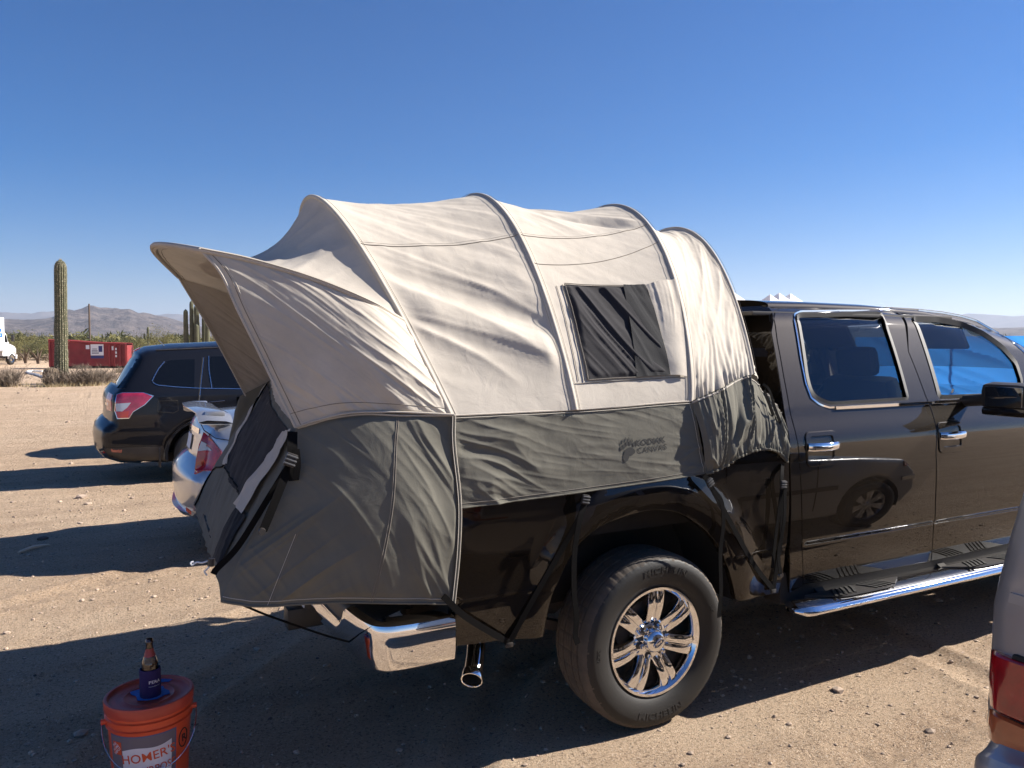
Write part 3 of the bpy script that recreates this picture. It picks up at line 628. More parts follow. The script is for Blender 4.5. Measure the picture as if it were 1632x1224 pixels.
# white canopies beyond the pickup cab
M['canopy'] = mat('white_canopy', (.85, .85, .86), .7, transl=.3)
for k, (px, yy, h, w) in enumerate(((1162, 13, 3.15, 1.9), (1225, 21, 3.02, 1.0), (1239, 22, 3.42, 1.15), (1257, 22, 3.32, 1.15))):
    v = _fw*FPX+_rt*(px-816); v = v[:2]/v[1]; p = CAM[:2]+v*(yy-CAM[1]); 
    dp = np.dot(np.array([p[0], p[1], 0])-np.array([CAM[0], CAM[1], 0]), np.array([math.cos(YAW), math.sin(YAW), 0])); h = 1.75+(548-(464, 470, 467.5, 468.5)[k])/1240*dp
    t = thing('pop_up_canopy', ('white canopy roof whose slope shows right beside the tent edge', 'lowest and leftmost of the three white canopy tips over the cab roof', 'middle white canopy tip over the cab roof', 'right white canopy tip over the cab roof')[k], 'canopy', (p[0], p[1], 0), 'white pop-up canopies behind the pickup')
    g = G(); e = h-.85*w/1.1; q = [(-w, -w), (w, -w), (w, w), (-w, w)]; rows = []
    V = []; n = 12
    for i in range(n+1):
        f = i/n; z = e+(h-e)*(f**1.35); k2 = 1-f*.985
        V += [(p[0]+a_*k2, p[1]+b_*k2, z) for a_, b_ in q]
    g.add(V, [(i*4+j, i*4+(j+1) % 4, (i+1)*4+(j+1) % 4, (i+1)*4+j) for i in range(n) for j in range(4)]); g.mk('canopy_top', M['canopy'], t, smooth=False)
    for a_, b_ in q: g = G(); g.tube([(p[0]+a_, p[1]+b_, -.05), (p[0]+a_, p[1]+b_, e)], .02, 6); g.mk('leg', M['chrome_d'], t)
# ================================================================== BODY SHEETS
def fd_normal(f, x, z, e=.004):
    fx = (f(x+e, z)-f(x-e, z))/(2*e); fz = (f(x, z+e)-f(x, z-e))/(2*e); n = np.stack([fx, -np.ones_like(fx), fz], 1)
    return n/np.linalg.norm(n, axis=1)[:, None]
def panel(name, outline, holes, f, mt, parent, sp=.03, depth=.03, edge=.003, off=0, flip=False, ang=180):
    """sheet metal cut to this outline lying on the side surface y=f(x,z), with turned-in edges; flip puts it on the far side"""
    v, t, loops = cdt(outline, holes, sp); y = f(v[:, 0], v[:, 1]); n = fd_normal(f, v[:, 0], v[:, 1]); P = np.c_[v[:, 0], y, v[:, 1]]+n*off
    Vs = [P]; Ns = [n]; Fs = [t]; cnt = len(P)
    for li, l in enumerate(loops):
        s = 1 if li == 0 else -1; m = len(l); nx = np.roll(l, -1, 0)-np.roll(l, 1, 0); nx /= np.linalg.norm(nx, axis=1)[:, None]+1e-12
        A = ((l[:, 0]*np.roll(l[:, 1], -1))-(np.roll(l[:, 0], -1)*l[:, 1])).sum(); o2 = np.c_[nx[:, 1], -nx[:, 0]]*(1 if A > 0 else -1)*s
        yy = f(l[:, 0], l[:, 1]); nn = fd_normal(f, l[:, 0], l[:, 1]); O = np.c_[o2[:, 0], np.zeros(m), o2[:, 1]]
        a = np.c_[l[:, 0], yy, l[:, 1]]+nn*off; b = a+O*edge+np.array([0, edge*1.2, 0]); c = b+np.array([0, depth, 0])
        Vs += [a, b, c]; Ns += [nn, O, O]; i = np.arange(m); j = (i+1) % m
        for r in range(2):
            q = np.stack([cnt+r*m+i, cnt+r*m+j, cnt+(r+1)*m+j, cnt+(r+1)*m+i], 1)
            if A*s > 0: q = q[:, ::-1]
            Fs += [q[:, [0, 1, 2]], q[:, [0, 2, 3]]]
        cnt += 3*m
    V = np.vstack(Vs); N = np.vstack(Ns); F = np.vstack(Fs)
    if flip: V = V*np.array([1, -1, 1]); N = N*np.array([1, -1, 1]); F = F[:, ::-1]
    return mk(name, V, F.copy(), mt, parent, normals=N)

class Pillow:
    """rounded car body: side outline, half width by height, rounding radius"""
    def __init__(s, sil, open_, Wf, r, cy, x0=0, bulge=None, n=8):
        s.sil = np.asarray(sil, float); s.W = Wf; s.r = r; s.cy = cy; s.x0 = x0; s.bulge = bulge or (lambda x, z: .03); s.n = n
        s.arch = open_            # list of (cx, cz, radius): wheel openings cut into the outline
        s.segs = [(s.sil[i], s.sil[(i+1) % len(s.sil)]) for i in range(len(s.sil))]
    def f(s, x, z):
        x = np.asarray(x, float); z = np.asarray(z, float); P = np.c_[x.ravel(), z.ravel()]
        d = pdist(P, s.segs).reshape(x.shape); d = np.where(inside(s.sil, P).reshape(x.shape), d, 0)
        k = 1-np.clip(d/s.r, 0, 1); return -(s.W(x, z)-s.r*(1-np.sqrt(np.clip(1-k*k, 0, 1))))
    def build(s, par, mt, sp=.035, name='body'):
        S = subdiv(s.sil, sp); ex = []
        A = ((S[:, 0]*np.roll(S[:, 1], -1))-(np.roll(S[:, 0], -1)*S[:, 1])).sum()
        nx = np.roll(S, -1, 0)-np.roll(S, 1, 0); nx /= np.linalg.norm(nx, axis=1)[:, None]; inn = np.c_[-nx[:, 1], nx[:, 0]]*(1 if A > 0 else -1)
        for k in (.97, .85, .62, .35): ex.append(S+inn*s.r*(1-k))
        ex = np.vstack(ex)
        # cut arches out of the outline by dropping triangles inside, arches are holes clipped to the outline
        v, t, loops = cdt(s.sil, [], sp, extra=ex)
        for (cx, cz, rr) in s.arch:
            c = v[t].mean(1); t = t[np.hypot(c[:, 0]-cx, c[:, 1]-cz) > rr]
            d = np.hypot(v[:, 0]-cx, v[:, 1]-cz); m = (d > 1e-6) & (d < rr+sp*.55); v[m] = np.array([cx, cz])+(v[m]-np.array([cx, cz]))*(rr/d[m])[:, None]
        y = s.f(v[:, 0], v[:, 1]); P = np.c_[v[:, 0], y, v[:, 1]]; Q = P*np.array([1, -1, 1]); n = len(P)
        L = loops[0]; keep = np.ones(len(L), bool)
        for (cx, cz, rr) in s.arch: keep &= np.hypot(L[:, 0]-cx, L[:, 1]-cz) > rr-.001
        yl = s.f(L[:, 0], L[:, 1])-0.0; o2 = -inn; m = s.n; rows = []
        if len(o2) != len(L): o2 = np.zeros_like(L)
        for k in range(m+1):
            tt = -1+2*k/m; b = np.array([s.bulge(*p) for p in L])*(1-tt*tt)
            rows.append(np.c_[L[:, 0]+o2[:, 0]*b, -yl*tt, L[:, 1]+o2[:, 1]*b])
        Bv = np.vstack(rows); ml = len(L); Fb = []
        for k in range(m):
            for i in range(ml):
                j = (i+1) % ml
                if keep[i] and keep[j]:
                    q = (2*n+k*ml+i, 2*n+k*ml+j, 2*n+(k+1)*ml+j, 2*n+(k+1)*ml+i); Fb.append(q if A > 0 else q[::-1])
        V = np.vstack([P, Q, Bv])+np.array([s.x0, s.cy, 0]); F = [tuple(a) for a in t]+[tuple(a[::-1]+n) for a in t]+Fb
        bm = bmesh.new(); me = bpy.data.meshes.new('x'); me.from_pydata([tuple(a) for a in V], [], [tuple(int(i) for i in a) for a in F]); bm.from_mesh(me)
        bmesh.ops.remove_doubles(bm, verts=bm.verts, dist=.002); bmesh.ops.recalc_face_normals(bm, faces=bm.faces)
        V = np.array([w.co[:] for w in bm.verts]); F = [[w.index for w in q.verts] for q in bm.faces]; bm.free(); bpy.data.meshes.remove(me)
        s.L = L; s.yl = yl; s.o2 = o2
        return mk(name, V, F, mt, par, ang=50)
    def decal(s, name, outline, mt, par, off=.004, th=None, sp=.03, both=False, holes=()):
        """a piece of trim, glass or lamp on the near (-Y) side; outline in world x,z"""
        O = np.asarray(outline, float)-np.array([s.x0, 0]); H = [np.asarray(h, float)-np.array([s.x0, 0]) for h in holes]
        v, t, loops = cdt(O, H, sp); f = s.f; out = []
        e = .004; n = fd_normal(f, v[:, 0], v[:, 1]); n = np.nan_to_num(n)
        P = np.c_[v[:, 0], f(v[:, 0], v[:, 1]), v[:, 1]]; P1 = P+n*off; th = th or off+.004; P0 = P1-n*th; k = len(P)
        F = [tuple(a) for a in t]+[tuple(a[::-1]+k) for a in t]
        key = {tuple(np.round(p, 5)): i for i, p in enumerate(v)}
        for li, l in enumerate(loops):
            A = ((l[:, 0]*np.roll(l[:, 1], -1))-(np.roll(l[:, 0], -1)*l[:, 1])).sum(); idx = [int(np.argmin(((v-p)**2).sum(1))) for p in l]
            for i in range(len(idx)):
                a, b = idx[i], idx[(i+1) % len(idx)]; q = (a, b, b+k, a+k); F.append(q[::-1] if (A > 0) == (li == 0) else q)
        V = np.vstack([P1, P0])
        for sgn in ((1, -1) if both else (1,)):
            VV = V*np.array([1, sgn, 1])+np.array([s.x0, s.cy, 0]); o = mk(name, VV, F if sgn > 0 else [q[::-1] for q in F], mt, par, ang=40); out.append(o)
        return out[0]
    def band(s, name, p0, p1, t0, t1, mt, par, off=.005, n=10):
        """piece on the end face: along the outline from nearest point p0 to p1 (world x,z), across t0..t1 (-1 near side .. 1 far side)"""
        L = s.L; q0, q1 = [np.asarray(q, float)-np.array([s.x0, 0]) for q in (p0, p1)]
        i0, i1 = int(np.argmin(((L-q0)**2).sum(1))), int(np.argmin(((L-q1)**2).sum(1))); m = len(L); d = (i1-i0) % m; st = 1 if d <= m-d else -1; d = min(d, m-d)
        ids = [(i0+st*k) % m for k in range(d+1)]; rows = []
        for lift in (off, -.01):
            g = []
            for i in ids:
                b0 = s.bulge(*L[i]); r = []
                for tt in np.linspace(t0, t1, n):
                    b = b0*(1-tt*tt)+lift; r.append([L[i, 0]+s.o2[i, 0]*b, -s.yl[i]*tt, L[i, 1]+s.o2[i, 1]*b])
                g.append(r)
            rows.append(np.array(g))
        T, Bt = rows; a, b = T.shape[:2]; V = np.vstack([T.reshape(-1, 3), Bt.reshape(-1, 3)])+np.array([s.x0, s.cy, 0]); k = a*b
        F = [(i*b+j, (i+1)*b+j, (i+1)*b+j+1, i*b+j+1) for i in range(a-1) for j in range(b-1)]
        F += [(i*b, (i+1)*b, (i+1)*b+k, i*b+k) for i in range(a-1)]+[(i*b+b-1, (i+1)*b+b-1, (i+1)*b+b-1+k, i*b+b-1+k) for i in range(a-1)]+[(j, j+1, j+1+k, j+k) for j in range(b-1)]+[((a-1)*b+j, (a-1)*b+j+1, (a-1)*b+j+1+k, (a-1)*b+j+k) for j in range(b-1)]
        bm = bmesh.new(); me = bpy.data.meshes.new('x'); me.from_pydata([tuple(w) for w in V], [], F); bm.from_mesh(me); bmesh.ops.recalc_face_normals(bm, faces=bm.faces)
        V = np.array([w.co[:] for w in bm.verts]); F = [[w.index for w in q.verts] for q in bm.faces]; bm.free(); bpy.data.meshes.remove(me)
        return mk(name, V, F, mt, par, ang=40)

def car_wheel(par, c, r, w, side, rimr, ns, rm, double=True, full=True, nm='wheel'):
    """wheel with tyre and rim; side -1: outer face towards -Y"""
    c = np.array(c, float); g = G(); rr = rimr
    prof = [(rr*.98, -w*.42), (rr*1.04, -w*.5), (r*.82, -w*.53), (r*.95, -w*.49), (r*.992, -w*.40), (r, -w*.25), (r*.985, -w*.24), (r*.985, -w*.21), (r, -w*.2), (r, w*.2), (r*.992, w*.40), (r*.95, w*.49), (rr, w*.45)]
    prof = [(a, -b*side*-1) for a, b in prof] if side < 0 else [(a, -b) for a, b in prof]
    g.lathe(prof, c, 56, 'Y'); e = thing_w = bpy.data.objects.new(nm, None); COL.objects.link(e); e.parent = par; e.location = c-wloc(par)
    g.mk('tyre', M['rubber'], e, ang=60)
    g = G(); s = side; y0 = w*.44*s
    g.lathe([(rr*1.02, y0), (rr*.99, y0-.0), (rr*.95, y0-.012*s), (rr*.93, y0-.05*s), (rr*.9, -y0*.6)], c, 56, 'Y')
    for k in range(ns):
        for dd in ((-.13, .13) if double else (0,)):
            a = 2*math.pi*k/ns+math.pi/2; hb = .016 if double else .035
            P0 = np.array([math.cos(a)*rr*.15, 0, math.sin(a)*rr*.15]); a2 = a+dd; P1 = np.array([math.cos(a2)*rr*.94, 0, math.sin(a2)*rr*.94])
            tdir = np.array([-math.sin(a), 0, math.cos(a)]); V = []
            for P, hw, yy in ((P0, hb*1.5, y0-.015*s), ((P0+P1)/2, hb*1.15, y0-.012*s), (P1, hb*1.2, y0-.006*s)):
                V += [c+P-tdir*hw+np.array([0, yy, 0]), c+P+tdir*hw+np.array([0, yy, 0]), c+P+tdir*hw+np.array([0, yy-.03*s, 0]), c+P-tdir*hw+np.array([0, yy-.03*s, 0])]
            g.add(V, [(i*4+j, i*4+(j+1) % 4, i*4+4+(j+1) % 4, i*4+4+j) for i in range(2) for j in range(4)])
    g.lathe([(rr*.24, y0-.03*s), (rr*.22, y0-.012*s), (.001, y0-.006*s)], c, 24, 'Y'); g.mk('rim', rm, e, ang=30)
    g = G(); g.lathe([(rr*.9, 0), (.001, 0)], c, 24, 'Y'); g.lathe([(rr*.7, y0-.07*s), (.001, y0-.065*s)], c, 24, 'Y'); g.mk('brake_disc', M['iron'], e)
    return e

# ================================================================== PICKUP TRUCK
TR = thing('pickup_truck', 'dark brown crew cab pickup truck carrying a bed tent', 'pickup truck', (0.02, 0, 0))
def ty(x, z):
    """near side of the truck body (towards -Y)"""
    x = np.asarray(x, float); z = np.asarray(z, float)
    y = 1.0-.012*((z-.98)/.28)**2
    y = np.where(z < .745, .982-.028*np.clip((.745-z)/.24, 0, 2)**1.6, y)
    k = sstep(.735, .747, z); lowv = .983-.026*np.clip((.745-z)/.24, 0, 2)**1.6; up_ = 1.0-.012*((z-.98)/.28)**2; y = lowv*(1-k)+up_*k
    y = y-.045*sstep(1.24, 1.44, z)-np.where(z > 1.42, .30*(z-1.42), 0)
    # wheel flare blister
    for cx in (-.03, 3.68):
        d = np.hypot((x-cx)/1.0, (z-.50)/1.0); y = y+.024*(1-sstep(.58, .72, d))*sstep(.40, .56, z*0+1)-.010*(1-sstep(.50, .56, d))
    # roof rail rounding
    rt_ = roof_z(x)-.035; dz = rt_-z; r = .10; q = 1-np.clip(dz/r, 0, 1); y = np.where(z > 1.5, y-r*.75*(1-np.sqrt(np.clip(1-q*q, 0, 1))), y)
    # vertical soft bulge towards the door cuts
    return -y
def roof_z(x): return np.interp(x, [.5, .9, 1.4, 1.9, 2.4, 2.8, 3.1, 3.4, 3.7, 4.0], [1.975, 1.985, 1.99, 1.985, 1.965, 1.915, 1.835, 1.70, 1.54, 1.40])
def sp_(px, py):
    y = -.95; p = None
    for _ in range(12): p = at(px, py, Y=y); y = float(ty(np.array([p[0]]), np.array([p[2]]))[0])
    return np.array([p[0], p[2]])
def S(*pts): return [sp_(*p) for p in pts]
arch = catmull([(-.575, .53), (-.565, .62), (-.54, .72), (-.47, .86), (-.38, .945), (-.27, .99), (-.06, 1.018), (.10, .995), (.22, .93), (.32, .85), (.41, .73), (.465, .62), (.50, .525)], 40)
bed = [(-.955, 1.50), (-.968, 1.2), (-.968, .62), (-.955, .555)]+[tuple(p) for p in arch]+[(.52, .512), (.80, .502), (.812, .6), (.818, .9), (.815, 1.2), (.79, 1.50)]
body = panel('bed_side', bed, [], ty, M['paint'], TR, sp=.025, depth=.03)
panel('bed_side', bed, [], ty, M['paint'], TR, sp=.08, depth=.03, flip=True)
# cab outlines (measured on the body surface)
rear_edge = S((1259, 944), (1260, 860), (1261, 760), (1259, 715), (1250, 650), (1240, 585), (1230, 530), (1221, 487))
dr_rear = S((1281, 931), (1279, 850), (1275, 735), (1271, 700), (1260, 655), (1250, 600), (1240, 545), (1234, 508), (1236, 497), (1244, 492.5))
dr_top = S((1300, 491.5), (1360, 491), (1421, 491))
dr_front = S((1447, 560), (1474, 630), (1484, 655), (1491, 720), (1490, 800), (1486, 860), (1483, 894))
zb = lambda x: .525
rdoor = dr_rear+dr_top+dr_front
fr_rear = [p+np.array([.009, 0]) for p in dr_front[::-1]]+[S((1427, 491.5))[0]]
fr_top = S((1462, 493), (1500, 497), (1530, 502.5), (1555, 510), (1590, 530), (1615, 547), (1632, 561))
fdoor = fr_rear+fr_top+[np.array(p) for p in ((3.30, 1.47), (3.33, 1.36), (3.30, 1.1), (3.28, .8), (3.24, .53))]
rwin = rpoly(S((1266, 501), (1402, 498.5), (1414, 520), (1449, 637), (1321, 646), (1293, 632), (1284, 600)), [.03, .01, .02, .01, .05, .06, .05])
fwin = rpoly(S((1450, 505.5), (1490, 506.5), (1530, 515), (1566, 530), (1600, 554), (1621, 578), (1630, 606), (1631, 650), (1611, 651), (1590, 637), (1568, 633.5), (1497, 637)), .02, 3)
shrink = lambda P, c, e: [np.array(p)+(np.array(c)-np.array(p))/max(1e-6, np.linalg.norm(np.array(c)-np.array(p)))*e for p in P]
rd = panel('rear_door', rdoor, [rwin], ty, M['paint'], TR, sp=.026)
fdr = panel('front_door', fdoor, [fwin], ty, M['paint'], TR, sp=.026)
gp = .007
cab = list(rear_edge)+[np.array([x, roof_z(x)-.035]) for x in np.linspace(rear_edge[-1][0]+.02, 3.42, 30)]+[np.array(p) for p in ((3.55, 1.50), (3.42, 1.42))]+[p+np.array([.012, .004]) for p in fr_top[::-1]]+[p+np.array([0, gp]) for p in ([S((1427, 491.5))[0]]+dr_top[::-1])]+[p+np.array([-gp, gp*.6]) for p in dr_rear[::-1]]
cab[-1] = np.array([cab[-1][0], .515])
panel('cab_side', cab, [], ty, M['paint'], TR, sp=.026)
# far side of the cab, one sheet per door
for nm, o_, h_ in (('rear_door', rdoor, [rwin]), ('front_door', fdoor, [fwin]), ('cab_side', cab, [])): panel(nm, o_, h_, ty, M['paint'], TR, sp=.07, flip=True)
# roof
xs = np.linspace(rear_edge[-1][0], 2.95, 50); Mr = []
wsr = [[(x, float(ty(np.array([x]), np.array([float(roof_z(x))-.036]))[0])*math.cos(a), float(roof_z(x))-.036+.05*math.sin(a)**.7) for a in np.linspace(0, math.pi, 21)] for x in np.linspace(2.955, 3.66, 20)]
for x in xs:
    z0 = float(roof_z(x))-.036; y0 = float(ty(np.array([x]), np.array([z0]))[0]); r = []
    for a in np.linspace(0, math.pi, 25): r.append((x, y0*math.cos(a)*(1), z0+.058*math.sin(a)**.55))
    Mr.append(r)
grid_mesh('roof', Mr, M['paint'], TR, ang=60); g = G(); g.add([(x_+.004, y_*.99, z_-.002) for x_, y_, z_ in Mr[0]], [tuple(range(25))]); g.mk('roof_end', M['paint'], TR)
# cab back wall with glass
re = np.array(rear_edge); n = 24; g = G(); rows = []
for i in np.linspace(0, len(re)-1, 20):
    k = min(int(i), len(re)-2); p = re[k]+(re[k+1]-re[k])*(i-k); y = float(ty(np.array([p[0]]), np.array([p[1]]))[0])
    rows.append([(p[0]+.0+.03*(0 if abs(t) < .999 else 0)-.015*(1-t*t), y*-t*-1 if False else y*(-t), p[1]) for t in np.linspace(-1, 1, 13)])
g.grid(rows); g.mk('cab_back', M['paint'], TR, ang=60)
g = G(); z = [1.42, 1.84]; g.add([(.745, -.62, 1.44), (.745, .62, 1.44), (.72, .58, 1.86), (.72, -.58, 1.86), (.715, -.62, 1.44), (.715, .62, 1.44), (.69, .58, 1.86), (.69, -.58, 1.86)], [(4, 5, 6, 7), (0, 3, 2, 1), (0, 1, 5, 4), (1, 2, 6, 5), (2, 3, 7, 6), (3, 0, 4, 7)]); g.mk('rear_window', M['darkglass'], TR)
# roof seam line at the rear
# glass
fin = lambda x, z: ty(x, z)+.012
panel('window_pane', shrink(rwin, (1.4, 1.6), -.012), [], fin, M['pane'], rd, sp=.08, depth=.004, edge=.001)
panel('window_pane', shrink(fwin, (2.3, 1.6), -.012), [], fin, M['pane_l'], fdr, sp=.08, depth=.004, edge=.001)
panel('window_pane', shrink(rwin, (1.4, 1.6), -.012), [], fin, M['pane'], TR, sp=.15, depth=.004, edge=.001, flip=True)
panel('window_pane', shrink(fwin, (2.3, 1.6), -.012), [], fin, M['pane_l'], TR, sp=.15, depth=.004, edge=.001, flip=True)
# black seal and chrome around the windows
def on_side(P, off=.006): P = np.asarray(P, float); return np.c_[P[:, 0], ty(P[:, 0], P[:, 1])-off, P[:, 1]]
def trim(name, P, r, mt, par, off=.004, closed=False, n=90, flat=None):
    Q = resample(np.vstack([P, P[:1]]) if closed else P, n); g = G()
    if flat: g.ribbon(on_side(Q, off), flat, .003, np.gradient(Q, axis=0)[:, [1, 0, 0]]*np.array([-1, 0, 1])*1.0 if False else np.c_[-np.gradient(Q[:, 1]), np.zeros(n), np.gradient(Q[:, 0])])
    else: g.tube(on_side(Q, off), r, 6)
    return g.mk(name, mt, par)
trim('window_seal', shrink(rwin, (1.4, 1.6), .008), 0, M['rubber'], rd, off=.001, closed=True, flat=.024)
trim('window_seal', shrink(fwin, (2.3, 1.6), .012), 0, M['rubber'], fdr, off=.001, closed=True, flat=.034)
trim('chrome_trim', S((1402, 495), (1340, 495), (1275, 496), (1265, 500), (1265, 512), (1275, 570), (1283, 610), (1292, 634), (1306, 645), (1321, 649.5), (1400, 645), (1477, 641)), 0, M['chrome'], rd, off=.004, flat=.009)
trim('belt_trim', S((1330, 650), (1400, 646.5), (1482, 641.5)), 0, M['chrome'], rd, off=.010, flat=.015)
trim('belt_trim', S((1487, 640.5), (1530, 638.5), (1568, 636.5), (1580, 639), (1600, 650), (1612, 654), (1632, 653)), 0, M['chrome'], fdr, off=.010, flat=.015)
trim('chrome_trim', [p+np.array([0, -.006]) for p in fr_top], .0, M['chrome_d'], fdr, off=.003, flat=.010)
# thin paint tube added along the door and bed crease to catch a highlight
for par, x0, x1 in ((body, -.955, -.60), (body, .46, .80), (rd, .965, 1.985), (fdr, 2.0, 3.25)):
    trim('crease_highlight_tube', np.array([(x0, .740), ((x0+x1)/2, .740), (x1, .740)]), .0065, M['paint'], par, off=-.001)
# dark gaps behind door cuts
for P in (dr_rear, [p+np.array([.0045, 0]) for p in dr_front]):
    Q = resample(np.array(P), 40); g = G(); q = on_side(Q, -.022); g.ribbon(q, .03, .004, (1, 0, 0)); g.mk('door_seal', M['rubber'], TR)
# door handles
for par, x0, x1 in ((rd, .94, 1.165), (fdr, 1.985, 2.215)):
    hb = bpy.data.objects.new('door_handle', None); COL.objects.link(hb); hb.parent = par; hb.location = (0, 0, 0)
    o_ = rpoly([(x0, 1.135), (x1, 1.135), (x1, 1.30), (x0, 1.30)], .035); i_ = rpoly([(x0+.028, 1.165), (x1-.03, 1.165), (x1-.03, 1.283), (x0+.028, 1.283)], .02)
    panel('handle_surround', o_, [i_], ty, M['chrome_d'] if False else M['paint'], par, sp=.03, depth=.02, edge=.004, off=.007)
    panel('handle_cup', i_, [], lambda x, z: ty(x, z)+.012, M['blkplastic'], par, sp=.04, depth=.002)
    n_ = 16; xx = np.linspace(x0+.006, x1-.004, n_); Mh = []
    for i, x in enumerate(xx):
        t_ = i/(n_-1); bow = .034*math.sin(math.pi*min(1, max(0, t_)))**.35; yb = float(ty(np.array([x]), np.array([1.235]))[0])
        Mh.append([(x, yb-.004-bow-.009*math.sin(a), 1.232+.021*math.cos(a)) for a in np.linspace(0, 2*math.pi, 13)])
    g = G(); g.grid(Mh); g.mk('handle_bar', M['chrome'], par)
    bpy.data.objects.remove(hb)
# mirror
g = G(); mx, mz = 2.88, 1.53; p = at(1602, 632, Y=-1.18); g.box((p[0]+.03, -1.18, p[2]), (.13, .26, .155), .05); V = np.vstack(g.V); 
mir = g.mk('side_mirror', M['blkplastic'], TR); g = G(); g.tube([(p[0]+.04, -.93, p[2]-.04), (p[0]+.02, -1.10, p[2]-.02)], .035, 10); g.mk('mirror_arm', M['blkplastic'], mir)
g = G(); g.box((p[0]-.052, -1.20, p[2]), (.006, .20, .11), .002); g.mk('mirror_glass', M['darkglass'], mir)
g = G(); g.box((p[0]+.03, -1.20, p[2]-.085), (.13, .27, .05), .02); g.mk('mirror_cap', M['paint'], mir)
# front end (outside the frame, seen in shade and reflections only)
fend = [(3.36, .53), (3.36, 1.40), (3.6, 1.38), (4.3, 1.30), (4.62, 1.22), (4.66, .8), (4.60, .55), (4.24, .52)]+[(3.70+.5*math.cos(a), .5+.5*math.sin(a)) for a in np.linspace(.05, math.pi-.05, 14)]
for fl in (False, True): panel('front_fender', fend, [], ty, M['paint'], TR, sp=.07, flip=fl)
g = G(); g.grid([[(x, y, 1.40-.10*(x-3.4)+.05*(1-(y/.97)**2)) for y in np.linspace(-.955, .955, 12)] for x in np.linspace(3.42, 4.6, 10)]); g.mk('hood', M['paint'], TR)
g = G(); g.box((4.70, 0, .85), (.12, 1.86, .75), .05); g.mk('grille', M['chrome_d'], TR); g = G(); g.box((4.80, 0, .6), (.2, 1.96, .24), .06); g.mk('front_bumper', M['chrome_d'], TR)
g = G(); g.grid(wsr); g.mk('windshield', M['pane_l'], TR)
# interior
def seatm(x, y, nm='seat'):
    g = G(); Rm = np.array(Matrix.Rotation(R(-14), 3, 'Y')); g.box((x+.28, y, .98), (.52, .50, .16), .06); g.box((x, y, 1.27), (.15, .50, .58), .07, Rm); o = g.mk(nm, M['seat'], TR)
    g = G(); g.box((x-.085, y, 1.64), (.10, .27, .19), .05, Rm); g.mk('headrest', M['seat'], o); return o
for y in (-.42, .42): seatm(2.10, y)
for y in (-.42, .42): seatm(1.12, y, 'rear_seat')
g = G(); g.box((3.25, 0, 1.22), (.42, 1.6, .30), .07); g.mk('dashboard', M['trim'], TR)
g = G(); g.tube(np.array([(2.86+.09*math.sin(a), .42+.19*math.cos(a), 1.34+.17*math.sin(a)) for a in np.linspace(0, 2*math.pi, 33)[:-1]]), .016, 8, closed=True); g.mk('steering_wheel', M['blkplastic'], TR)
g = G(); g.box((2.0, 0, .72), (2.6, 1.75, .08)); g.mk('cab_floor', M['dark'], TR); g = G(); g.box((1.75, 0, 1.915), (1.7, 1.30, .02), .005); g.mk('headliner', M['trim'], TR)
for y in (.66,):
    for x in (1.79,): g = G(); g.box((x, y*1.10, 1.62), (.15, .03, .52), .012, np.array(Matrix.Rotation(R(-22), 3, 'Y'))); g.mk('pillar_trim', M['trim'], TR)
for y in (-.45, .40): g = G(); g.box((2.70, y, 1.80), (.19, .44, .025), .008, np.array(Matrix.Rotation(R(55), 3, 'Y'))); g.mk('sun_visor', M['trim'], TR)
g = G(); g.tube(curve([(2.35, .70, 1.80), (2.37, .67, 1.76), (2.55, .67, 1.74), (2.57, .70, 1.78)], 14), .011, 6); g.mk('grab_handle', M['trim'], TR)
g = G(); g.box((2.0, -.915, 1.05), (2.5, .03, .62)); g.box((2.0, .915, 1.05), (2.5, .03, .62)); g.mk('inner_door_panel', M['trim'], TR)
# blue tarp wall standing in front of the truck, seen through its windows
bt_ = thing('tarp', 'bright blue tarp wall seen through the pickup windows', 'tarp', (8.0, 2.8, 0)); yy, zz = np.meshgrid(np.linspace(1.3, 4.4, 90), np.linspace(.02, 1.85, 60), indexing='ij')
grid_mesh('tarp_sheet', np.stack([8.0+.05*folds(yy, zz, .35, 1.6, .25, 8), yy, zz], -1), M['blue'], bt_)
for y in (1.3, 2.85, 4.4): g = G(); g.tube([(8.03, y, -.05), (8.03, y, 1.87)], .02, 8); g.mk('pole', M['chrome_d'], bt_)
# tailgate (lowered), bed floor and inner box
g = G(); g.box((-.08, 0, .93), (1.72, 1.5, .05)); g.box((-.08, -.80, 1.16), (1.72, .05, .55)); g.box((-.08, .80, 1.16), (1.72, .05, .55)); g.box((.77, 0, 1.2), (.04, 1.7, .6)); g.mk('bed_liner', M['dark'], TR)
g = G(); g.box((-1.24, 0, .925), (.52, 1.55, .06), .015); g.mk('tailgate', M['paint'], TR)
